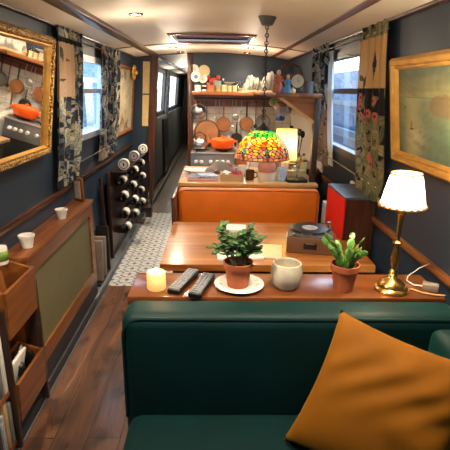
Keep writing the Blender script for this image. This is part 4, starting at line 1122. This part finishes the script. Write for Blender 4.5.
# ------------------------------------------------------------------ things on the peninsula counter
o = thing('serving_platter', (-.12, 3.50, ZK), 'oval white platter at the left end of the counter', 'platter')
MB().lathe([(0, .004), (.09, .004), (.13, .03), (.133, .034), (.09, .012), (0, .012)], n=36, sc=(1, .8, 1)).build('dish', 'white_ceramic', o, local=True)
o = thing('newspaper', (-.10, 3.27, ZK), 'stack of folded newspapers on the left end of the counter', 'newspaper', rz=R(6))
MB().box((0, 0, .008), (.22, .16, .016), bev=.003).build('lower_sheets', 'cloth_pink', o, local=True)
MB().box((.01, .01, .022), (.2, .14, .012), rot=(0, 0, R(-8)), bev=.003).build('middle_sheets', 'paper_print', o, local=True)
MB().box((.04, .0, .034), (.14, .12, .012), rot=(0, .06, R(10)), bev=.003).build('top_sheets', 'mug_bluewhite', o, local=True)
o = thing('tea_towel', (.055, 3.60, ZK), 'crumpled taupe cloth with pink edge on the counter', 'cloth')
mb = MB(); mb.grid(lambda u, v: Vector(((u - .5) * .27, (v - .5) * .2, .004 + .075 * (math.sin(PI * u) * math.sin(PI * v)) ** .6 + .008 * math.sin(11 * u + 6 * v))), 24, 18); mb.build('cloth', 'cloth_taupe', o, local=True, smooth=180, solid=.006)
MB().tube([(.05 + .07 * t, -.06 + .1 * t, .07 - .05 * t + .01 * math.sin(9 * t)) for t in [k / 8 for k in range(9)]], .014, 8).build('edge', 'cloth_pink', o, local=True)
o = thing('fruit_crate', (.125, 3.28, ZK), 'shallow cardboard crate holding red fruit on the counter', 'crate')
mb = MB(); mb.span(-.085, .085, -.075, -.067, 0, .05).span(-.085, .085, .067, .075, 0, .05).span(-.085, -.077, -.067, .067, 0, .05).span(.077, .085, -.067, .067, 0, .05).span(-.08, .08, -.07, .07, 0, .006)
mb.build('box', 'kraft', o, local=True)
mb = MB()
mb.grid(lambda u, v: Vector((-.075 + .07 * u, -.06 + .12 * v, .048 + .012 * math.sin(7 * u + 5 * v))), 8, 8); mb.build('paper_liner', 'paper', o, local=True, solid=.002)
rnd = random.Random(8)
for k in range(9):
    q = tag(MB().ball((0, 0, 0), .017, (1, 1, .95), u=14, v=10).build('tomato', 'red_fruit'), 'small red fruit in the cardboard crate', 'fruit', 'red fruits in the crate')
    q.location = (.125 + (-.0 + .035 * (k % 3)) - .01, 3.23 + .045 * (k // 3), ZK + .045)
# the fruit layer rests on an inner tray
MB().span(-.03, .077, -.067, .067, .006, .03).build('tray', 'kraft', o, local=True)
def mugc(name, label, x, y, r, h, mat, cat='mug', handle=True, z=ZK, side=1):
    o = thing(name, (x, y, z), label, cat)
    MB().lathe([(0, 0), (r * .9, 0), (r, h * .1), (r, h), (r * .9, h), (r * .88, .008), (0, .008)] if cat != 'cup' else [(0, 0), (r * .68, 0), (r * .7, h * .1), (r * .95, h * .8), (r * 1.04, h * .82), (r * 1.05, h), (r * .93, h), (r * .64, .008), (0, .008)], n=28).build('body', mat, o, local=True)
    if handle: MB().tube([(side * r * .96, 0, h * .8), (side * r * 1.6, 0, h * .7), (side * r * 1.6, 0, h * .35), (side * r * .96, 0, h * .22)], r * .13, 8).build('handle', mat, o, local=True)
    return o
mugc('mug', 'dark brown glass mug left of the white bowl', .262, 3.27, .033, .075, 'brown_glass')
mugc('mug', 'white cup behind the fruit crate', .225, 3.50, .045, .07, 'white_ceramic', side=-1)
mugc('mug', 'orange mug behind the crate, in front of the sink', .225, 3.74, .045, .10, 'tin_orange')
o = thing('mixing_bowl', (.387, 3.28, ZK), 'white bowl under the stained-glass lamp with a clay jug in it', 'bowl')
MB().lathe([(0, 0), (.06, 0), (.064, .01), (.075, .06), (.077, .064), (.072, .064), (.06, .012), (0, .01)], n=36).build('body', 'white_ceramic', o, local=True)
o = thing('clay_jug', (.387, 3.28, ZK + .012), 'pink terracotta jug standing in the white bowl', 'jug')
MB().lathe([(0, 0), (.045, 0), (.062, .05), (.068, .085), (.058, .125), (.045, .15), (.05, .175), (.046, .175), (.04, .15), (0, .10)], n=32).build('body', 'clay_pink', o, local=True)
MB().tube([(.045, 0, .16), (.085, 0, .15), (.09, 0, .1), (.06, 0, .07)], .009, 8).build('handle', 'clay_pink', o, local=True)
mugc('mug', 'tall grey-white beaker right of the clay jug', .495, 3.26, .035, .10, 'mug_bluewhite', handle=False)
o = thing('serving_tray', (.605, 3.24, ZK), 'small black tray at the right end of the counter', 'tray')
MB().box((0, 0, .012), (.15, .13, .024), bev=.006).build('base', 'black', o, local=True)
o = thing('table_lamp', (.56, 3.52, ZK), 'yellow drum-shaded lamp lit at the back of the counter', 'lamp')
MB().lathe([(0, 0), (.05, 0), (.052, .01), (.035, .02), (.03, .05), (.035, .1), (.012, .13), (.01, .2), (0, .2)], n=24).build('base', 'white_ceramic', o, local=True)
MB().lathe([(.092, .12), (.092, .125), (.08, .355), (.08, .36)], n=40).build('lamp_shade', 'shade_yellow', o, local=True)
MB().ball((0, 0, .225), .022).build('bulb', 'bulb_glow', o, local=True)
point('counter_lamp_light', (.56, 3.52, ZK + .27), .8, (1, .76, .46), .03)
def gjar(x, y, r, h, label, fill):
    o = thing('glass_jar', (x, y, ZK), label, 'jar', 'glass jars at the right end of the counter')
    MB().lathe([(0, .002), (r, .002), (r, h * .75), (r * .8, h * .85), (r * .8, h)], n=24).build('glass', 'jar_glass', o, local=True)
    MB().lathe([(0, .004), (r * .92, .004), (r * .92, h * .5), (0, h * .5)], n=20).build('contents', fill, o, local=True)
    MB().lathe([(r * .83, h * .97), (r * .86, h), (r * .86, h * 1.06), (0, h * 1.08)], n=24).build('lid', 'brass', o, local=True)
gjar(.60, 3.42, .04, .10, 'squat glass jar of pale contents behind the black tray', 'tin_cream')
gjar(.665, 3.33, .034, .14, 'tall glass jar nearest the galley post', 'strip_beige')
gjar(.66, 3.52, .045, .09, 'wide glass jar behind the tall one', 'white_ceramic')
o = thing('utensil_pot', (.675, 3.72, ZK), 'crock full of wooden spoons beside the yellow lamp', 'utensil pot')
MB().lathe([(0, 0), (.045, 0), (.05, .12), (.045, .12), (.04, .01), (0, .01)], n=24).build('crock', 'cream_ceramic', o, local=True)
for k in range(5):
    a = k * 1.26; t = Vector((.05 * math.cos(a), .04 * math.sin(a), .30 + .02 * (k % 3)))
    MB().tube([(.02 * math.cos(a), .02 * math.sin(a), .02), t], .005, 6).ball(t, .02, (1, .4, 1.5)).build('wooden_spoon', 'pine' if k % 2 else 'iron', o, local=True)

def oil(x, y, h, m_, lb):
    o = thing('oil_bottle', (x, y, ZK), lb, 'bottle', 'bottles at the back of the counter')
    MB().lathe([(0, 0), (.024, 0), (.026, .008), (.026, h * .6), (.011, h * .76), (.010, h * .94), (0, h * .94)], n=20).build('glass_body', m_, o, local=True)
    MB().lathe([(0, h * .93), (.012, h * .93), (.012, h), (0, h)], n=14).build('cap', 'black', o, local=True)
oil(.62, 3.62, .21, 'brown_glass', 'brown oil bottle behind the glass jars')
oil(.69, 3.43, .18, 'tin_olive', 'olive bottle between the glass jars by the post')
oil(.655, 3.66, .24, 'jar_glass', 'tall clear bottle at the back by the wooden spoons')
spoon(219, 101, 113, .016, 'small bright spoon right of the first ladle', 'steel')
spoon(241, 101, 110, .02, 'short steel strainer left of the black-handled pan', 'steel')
spoon(255, 101, 126, .022, 'long dark slotted spoon right of the black-handled pan', 'iron')
# ------------------------------------------------------------------ stained glass pendant
pe = thing('pendant_lamp', (.285, 2.7, 1.985), 'stained-glass dome pendant hanging over the dining table', 'pendant lamp')
MB().lathe([(0, 0), (.053, 0), (.054, -.01), (.034, -.052), (.028, -.058), (0, -.06)], n=28).build('canopy', 'canopy_grey', pe, local=True)
mb = MB(); zt, zb = -.058, -.60
n = 26; dz = (zt - zb) / n
for k in range(n):
    mb.ring((0, 0, zt - dz * (k + .5)), dz * .48, .0028, (1, 0, 0) if k % 2 else (0, 1, 0), 10, 5)
mb.tube([(0, 0, zt), (.004, .004, (zt + zb) / 2), (0, 0, zb)], .0025, 6)
mb.build('chain', 'iron', pe, local=True)
MB().lathe([(.006, -.585), (.012, -.60), (.02, -.61), (.04, -.622), (.046, -.63), (.05, -.64)], n=28).build('cap', 'iron', pe, local=True)
def dome():
    nu, nv = 320, 96; rim, zr, zc_ = .168, -.80, -.635
    prof = []
    for j in range(nv + 1):
        t = j / nv; a = t * PI / 2 * .93
        r = .045 + (rim - .045) * math.sin(a) / math.sin(PI / 2 * .93); z = zc_ + (zr - zc_) * (1 - math.cos(a)) / (1 - math.cos(PI / 2 * .93)); z = zc_ + (zr - zc_) * (t * .55 + .45 * (1 - math.cos(a)) / (1 - math.cos(PI / 2 * .93)))
        prof.append((r, z))
    rnd = random.Random(17); seeds = []; cs_ = []
    GR = [rgb(56, 186, 60), rgb(96, 206, 70), rgb(40, 150, 60), rgb(150, 214, 70)]
    YE = [rgb(250, 206, 50), rgb(252, 180, 34), rgb(240, 128, 26), rgb(250, 226, 110), rgb(214, 60, 30), rgb(250, 190, 40)]
    PK = [rgb(206, 140, 110), rgb(190, 120, 96), rgb(220, 160, 120), rgb(176, 110, 96)]
    rows = 13
    for r_ in range(rows):
        t = (r_ + .5) / rows; k = int(14 + 20 * t)
        for i in range(k):
            seeds.append(((i + (r_ % 2) * .5 + rnd.uniform(-.15, .15)) / k * 2 * PI, t + rnd.uniform(-.012, .012)))
            if t < .33: c = rnd.choice(GR)
            elif t < .42: c = rnd.choice(GR + YE)
            elif t < .70: c = rnd.choice(YE)
            elif t < .93: c = rnd.choice(PK + PK + YE[:1])
            else: c = rnd.choice(PK)
            cs_.append(c[:3])
    for i in range(7):       # dragonflies: blue body, yellow wings around the lower band
        a = 2 * PI * i / 7 + .3
        for da, dt, c in ((0, .72, rgb(60, 150, 190)), (0, .79, rgb(70, 170, 200)), (0, .86, rgb(40, 110, 160)), (-.12, .77, rgb(246, 210, 90)), (.12, .77, rgb(246, 210, 90)), (0, .92, rgb(150, 40, 60))):
            seeds.append((a + da, dt)); cs_.append(c[:3])
    S = np.array(seeds); Cc = np.array(cs_)
    mb = MB()
    V = [[mb.bm.verts.new((prof[j][0] * math.cos(2 * PI * i / nu), prof[j][0] * math.sin(2 * PI * i / nu), prof[j][1] - (.006 * abs(math.sin(i / nu * 2 * PI * 7)) if j == nv else 0))) for i in range(nu)] for j in range(nv + 1)]
    cols = np.ones(((nv + 1) * nu, 4)); A = np.arange(nu) / nu * 2 * PI
    for j in range(nv + 1):
        t = j / nv; w = prof[j][0]
        da = np.abs((A[:, None] - S[None, :, 0] + PI) % (2 * PI) - PI) * w
        d = np.hypot(da, (t - S[None, :, 1]) * .2)
        srt = np.sort(d, 1); k = np.argmin(d, 1); c = Cc[k].copy()
        c[(srt[:, 1] - srt[:, 0]) < .0032] = rgb(26, 22, 20)[:3]
        cols[j * nu:(j + 1) * nu, :3] = c
    for j in range(nv):
        for i in range(nu): mb.bm.faces.new((V[j][i], V[j][(i + 1) % nu], V[j + 1][(i + 1) % nu], V[j + 1][i]))
    o = mb.build('shade', 'stained_glass', pe, local=True, cols=cols, smooth=180)
    MB().ring((0, 0, zr - .003), rim, .003, m=6, n=48).build('rim', 'iron', o, local=True)
dome()
MB().ball((0, 0, -.70), .028, (1, 1, 1.2)).build('bulb', 'bulb_glow', pe, local=True)
MB().cyl((0, 0, -.64), (0, 0, -.675), .014).build('lamp_holder', 'iron', pe, local=True)
point('pendant_light', (.285, 2.7, 1.985 - .755), .28, (1, .8, .52), .025)

# ------------------------------------------------------------------ left side: cabinet, rack, bottles
rcab = thing('radiator_cabinet', (-.96, 2.5, 0), 'low wooden cabinet with olive panel under the gold mirror', 'cabinet')
MB().span(-1.025, -.885, 1.97, 3.14, .775, .80, .004).build('top', 'oak_y', rcab)
mb = MB()
mb.span(-.915, -.892, 1.97, 3.12, .70, .775).span(-.915, -.892, 1.97, 3.12, .17, .26).span(-.915, -.892, 1.97, 2.05, .26, .70).span(-.915, -.892, 3.04, 3.12, .26, .70)
mb.build('frame', 'oak_y', rcab)
MB().span(-.915, -.904, 2.05, 3.04, .26, .70).build('panel', 'olive_panel', rcab)
for y in (1.97, 3.10): MB().span(-1.02, -.916, y, y + .02, .06, .775).build('end_panel', 'oak_z', rcab)
MB().span(-1.02, -.895, 1.97, 3.12, .06, .17).build('plinth', 'navy_dark', rcab)
mugc('cup', 'small white ribbed cup nearest the camera on the radiator cabinet', -.945, 2.12, .038, .065, 'enamel_white', cat='cup', handle=False, z=.80)
mugc('cup', 'small white cup beyond the first on the radiator cabinet', -.945, 2.64, .036, .06, 'enamel_white', cat='cup', handle=False, z=.80)
o = thing('photo_frame', (-.962, 3.07, .80), 'small wooden frame standing at the far end of the radiator cabinet', 'picture frame', rz=R(-32))
mb = MB().box((0, -.0, .085), (.09, .018, .17), bev=.004); mb.build('frame', 'oak_z', o, local=True)
MB().box((0, -.011, .085), (.055, .004, .125)).build('picture', 'plate_motif', o, local=True)
# magazine rack with two tilting wooden pockets
mr = thing('magazine_rack', (-.93, 1.5, 0), 'wooden wall rack with two pocket boxes at far left', 'magazine rack')
for y in (1.62, 1.952): MB().box((-.875, y, .37), (.05, .022, .68), bev=.003).build('upright', 'dark_wood', mr)
MB().box((-.932, 1.10, .33), (.135, 1.0, .02)).build('shelf', 'oak_y', mr)
MB().box((-.932, 1.10, .075), (.135, 1.0, .02)).build('shelf', 'oak_y', mr)
MB().box((-.935, 1.10, .725), (.13, 1.0, .02)).build('shelf', 'oak_y', mr)
MB().span(-1.02, -1.0, .6, 1.965, .065, .78).build('back_panel', 'dark_wood', mr)
MB().span(-1.02, -.975, .6, 1.965, .78, .80).build('top', 'oak_y', mr)
def pocket(z0, z1, label):
    o = MB(); x0, x1, y0, y1 = -.975, -.848, 1.645, 1.94; t = .014
    o.prism([(x1 + .004, y0, z1 - .03), (x1 + .004 - t, y0, z1 - .03), (x1 - .004 - t, y0, z0), (x1 - .004, y0, z0)], (0, y1 - y0, 0))
    o.span(x0, x0 + t, y0, y1, z0, z1)
    for a in (y0, y1 - t): o.prism([(x0 + t, a, z0), (x1 - t, a, z0), (x1 - t, a, z1 - .032), (x0 + t, a, z1)], (0, t, 0))
    o.span(x0 + t, x1 - t, y0 + t, y1 - t, z0, z0 + t)
    return o.build('pocket_box', 'oak_y', mr)
pocket(.555, .80, 'upper'); pocket(.14, .365, 'lower')
o = tag(MB().box((-.918, 1.69, .71), (.07, .11, .24), rot=(0, R(-8), 0), bev=.003).build('notebook', 'oak_z'), 'tan leather notebook in the upper pocket box', 'notebook')
o = tag(MB().box((-.915, 1.745, .30), (.016, .2, .2), rot=(0, R(12), 0), bev=.003).build('white_book', 'paper'), 'white book leaning in the lower pocket box', 'book')
hp = thing('headphones', (-.912, 1.84, .325), 'silver-grey headphones lying in the lower pocket box', 'headphones', None, PI / 2)
MB().tube([(-.045, 0, 0), (-.04, 0, .05), (0, 0, .08), (.035, 0, .05), (.04, 0, 0)], .012, 10).build('band', 'steel', hp, local=True)
for s in (-1, 1): MB().lathe([(0, 0), (.035, 0), (.038, .012), (.03, .025), (0, .025)], (s * .04, 0, -.01), axis=(s, 0, 0), n=20).build('ear_cup', 'black', hp, local=True)
# records / magazines on the near shelves
SP = ['paper', 'book_grey', 'book_tan', 'paper_print', 'book_dark', 'paper']
def near_book(x, y, z, h, m_, label, w=.125):
    tag(MB().box((x, y, z + h / 2), (w, .022, h), bev=.002).build('magazine', m_), label, 'magazine', 'magazines in the near rack')
for k in range(7):
    near_book(-.93, 1.59 - k * .035, .34, (.27, .25, .29, .26, .28, .24, .27)[k], SP[k % 6], ['white magazine, first from the pocket boxes on the middle shelf', 'grey magazine, second from the pocket boxes on the middle shelf', 'tan magazine, third from the pocket boxes on the middle shelf', 'printed magazine, fourth from the pocket boxes on the middle shelf', 'dark magazine, fifth from the pocket boxes on the middle shelf', 'pale magazine, sixth from the pocket boxes on the middle shelf', 'white magazine furthest from the pocket boxes on the middle shelf'][k])
for k in range(6):
    near_book(-.93, 1.59 - k * .035, .085, (.2, .22, .19, .21, .2, .22)[k], SP[(k + 1) % 6], ['grey magazine, first from the pocket boxes on the bottom shelf', 'tan magazine, second from the pocket boxes on the bottom shelf', 'printed magazine, third from the pocket boxes on the bottom shelf', 'dark magazine, fourth from the pocket boxes on the bottom shelf', 'pale magazine, fifth from the pocket boxes on the bottom shelf', 'white magazine, last from the pocket boxes on the bottom shelf'][k])
o = thing('drinks_tin', (-.975, 1.90, .80), 'small white and green tin on the ledge at far left', 'tin')
MB().lathe([(0, 0), (.03, 0), (.032, .01), (.032, .07), (.03, .08), (0, .08)], n=24).build('body', 'enamel_white', o, local=True)
MB().grid(lambda u, v: Vector((.0325 * math.cos(-1.7 + 2.0 * u), .0325 * math.sin(-1.7 + 2.0 * u), .018 + .045 * v)), 12, 2).build('green_label', 'book_green', o, local=True, solid=.001)
# black file rack on the kerb
br_ = thing('file_rack', (-.95, 3.45, .06), 'black wall rack with folders on the grey ledge', 'file rack')
MB().span(-1.0, -.90, 3.555, 3.585, .06, .46).build('panel', 'iron', br_); MB().span(-1.0, -.90, 3.23, 3.585, .06, .08).build('base', 'iron', br_); MB().span(-1.015, -1.0, 3.23, 3.585, .06, .42).build('back', 'iron', br_)
for k, lb in enumerate(('pale folder at the near end of the black file rack', 'pale folder second in the black file rack')):
    tag(MB().box((-.945, 3.33 + k * .1, .245), (.10, .05, .33), rot=(R(-6), 0, 0), bev=.006).build('folder', 'cloth_taupe'), lb, 'folder', 'folders in the black file rack')
# wine rack : bottles lie lengthwise along the wall, ends to the camera
wr = thing('wine_rack', (-.95, 4.6, .06), 'tall dark wooden wine rack by the passage', 'wine rack')
XW0, XW1 = -1.02, -.80
for y in (3.60, 3.84): MB().span(-.957, -.93, y, y + .03, .06, .86, .003).build('post', 'maroon_wood', wr)
MB().span(XW1 - .02, XW1, 5.40, 5.43, .06, .86, .003).build('post', 'maroon_wood', wr)
MB().span(-.945, XW1 - .02, 3.98, 5.43, .833, .845).build('shelf', 'maroon_wood', wr)
for z in (.235, .385, .545, .705):
    for yy in (4.07, 4.58, 5.07): MB().span(-.945, -.85, yy + .03, yy + .26, z - .012, z).build('cradle', 'maroon_wood', wr)
MB().span(-.957, -.945, 3.86, 5.43, .06, .86).build('back_panel', 'maroon_wood', wr)
MB().span(-.85, XW1 + .06, 4.42, 4.57, .225, .237).build('front_ledge', 'maroon_wood', wr)
MB().span(-.85, XW1 + .06, 5.02, 5.16, .225, .237).build('front_ledge', 'maroon_wood', wr)
def make_bottle():
    o = thing('wine_bottle', (0, 0, 0), 'x', 'bottle', 'bottles lying in the wine rack')
    MB().lathe([(0, .012), (.02, .004), (.038, 0), (.041, .006), (.041, .19), (.034, .215), (.016, .235), (.0145, .29), (.0145, .30), (0, .30)], axis=(0, 1, 0), n=24).build('glass_body', 'bottle_dark', o, local=True)
    MB().grid(lambda u, v: Vector((.0418 * math.cos(-.35 + 2.3 * u), .006 + .09 * v, .0418 * math.sin(-.35 + 2.3 * u))), 14, 2).build('white_arc', 'enamel_white', o, local=True, solid=.0012)  # white arc on the upper right of the bottle's body
    MB().grid(lambda u, v: Vector(((.030 + .011 * v) * math.cos(-.25 + 2.1 * u), -.0004 + .0045 * v, (.030 + .011 * v) * math.sin(-.25 + 2.1 * u))), 14, 2).build('white_crescent', 'enamel_white', o, local=True, solid=.0006)  # matching white crescent on the bottle's base
    MB().lathe([(.0152, .25), (.016, .30), (0, .303)], axis=(0, 1, 0), n=16).build('capsule', 'maroon_wood', o, local=True)
    return o
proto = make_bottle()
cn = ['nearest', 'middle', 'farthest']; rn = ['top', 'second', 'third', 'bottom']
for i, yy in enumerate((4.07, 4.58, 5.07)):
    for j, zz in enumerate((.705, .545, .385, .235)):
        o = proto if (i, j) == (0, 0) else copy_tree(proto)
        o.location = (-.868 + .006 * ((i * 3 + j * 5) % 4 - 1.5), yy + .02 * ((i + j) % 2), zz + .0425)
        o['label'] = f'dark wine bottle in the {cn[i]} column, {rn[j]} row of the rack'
def make_roll():
    o = thing('glass_jar', (0, 0, 0), 'x', 'jar', 'jars lying on top of the wine rack')
    MB().lathe([(0, 0), (.05, 0), (.053, .006), (.053, .03), (.048, .034)], axis=(0, 1, 0), n=28).build('lid', 'enamel_white', o, local=True)
    MB().lathe([(.047, .034), (.05, .04), (.05, .17), (.045, .18), (0, .18)], axis=(0, 1, 0), n=28).build('body', 'jar_glass', o, local=True)
    MB().lathe([(.034, -.0012), (.04, -.0012)], axis=(0, 1, 0), n=28).box((0, -.0012, 0), (.012, .001, .03)).build('lid_mark', 'book_dark', o, local=True)
    return o
proto = make_roll()
for i, (yy, lb) in enumerate(((4.08, 'nearest'), (4.62, 'middle'), (5.2, 'farthest'))):
    o = proto if i == 0 else copy_tree(proto); o.location = (-.848, yy, .845 + .053); o['label'] = f'white-lidded glass jar lying on the wine rack, {lb} of three'
for (x, y, s, lb) in ((-.78, 4.50, .9, 'clear glass carafe on the ledge of the wine rack, nearer one'), (-.78, 5.09, .85, 'clear glass carafe on the ledge of the wine rack, farther one')):
    o = thing('glass_carafe', (x, y, .237), lb, 'carafe', 'carafes on the wine rack ledge')
    MB().lathe([(0, .003), (.038 * s, .003), (.04 * s, .02 * s), (.036 * s, .11 * s), (.014 * s, .15 * s), (.012 * s, .2 * s), (.018 * s, .215 * s)], n=24).build('glass', 'jar_glass', o, local=True)
    MB().ball((0, 0, .225 * s), .014 * s).build('stopper', 'jar_glass', o, local=True)

# ------------------------------------------------------------------ daylight and view
w = bpy.data.worlds.new('sky'); SC.world = w; w.use_nodes = True
nt = w.node_tree; bg = nt.nodes['Background']
tc = nt.nodes.new('ShaderNodeTexCoord'); sep = nt.nodes.new('ShaderNodeSeparateXYZ'); nt.links.new(tc.outputs['Generated'], sep.inputs[0])
r = nt.nodes.new('ShaderNodeValToRGB'); r.color_ramp.elements[0].position = .0; r.color_ramp.elements[0].color = (.80, .90, 1, 1); r.color_ramp.elements[1].position = .6; r.color_ramp.elements[1].color = (.45, .68, 1, 1)
nt.links.new(sep.outputs[2], r.inputs[0]); nt.links.new(r.outputs[0], bg.inputs[0]); bg.inputs[1].default_value = 3.6

SC.view_settings.view_transform = 'Standard'; SC.view_settings.look = 'None'
SC.view_settings.exposure = 1.2; SC.view_settings.gamma = 1.0; SC.view_settings.use_curve_mapping = False
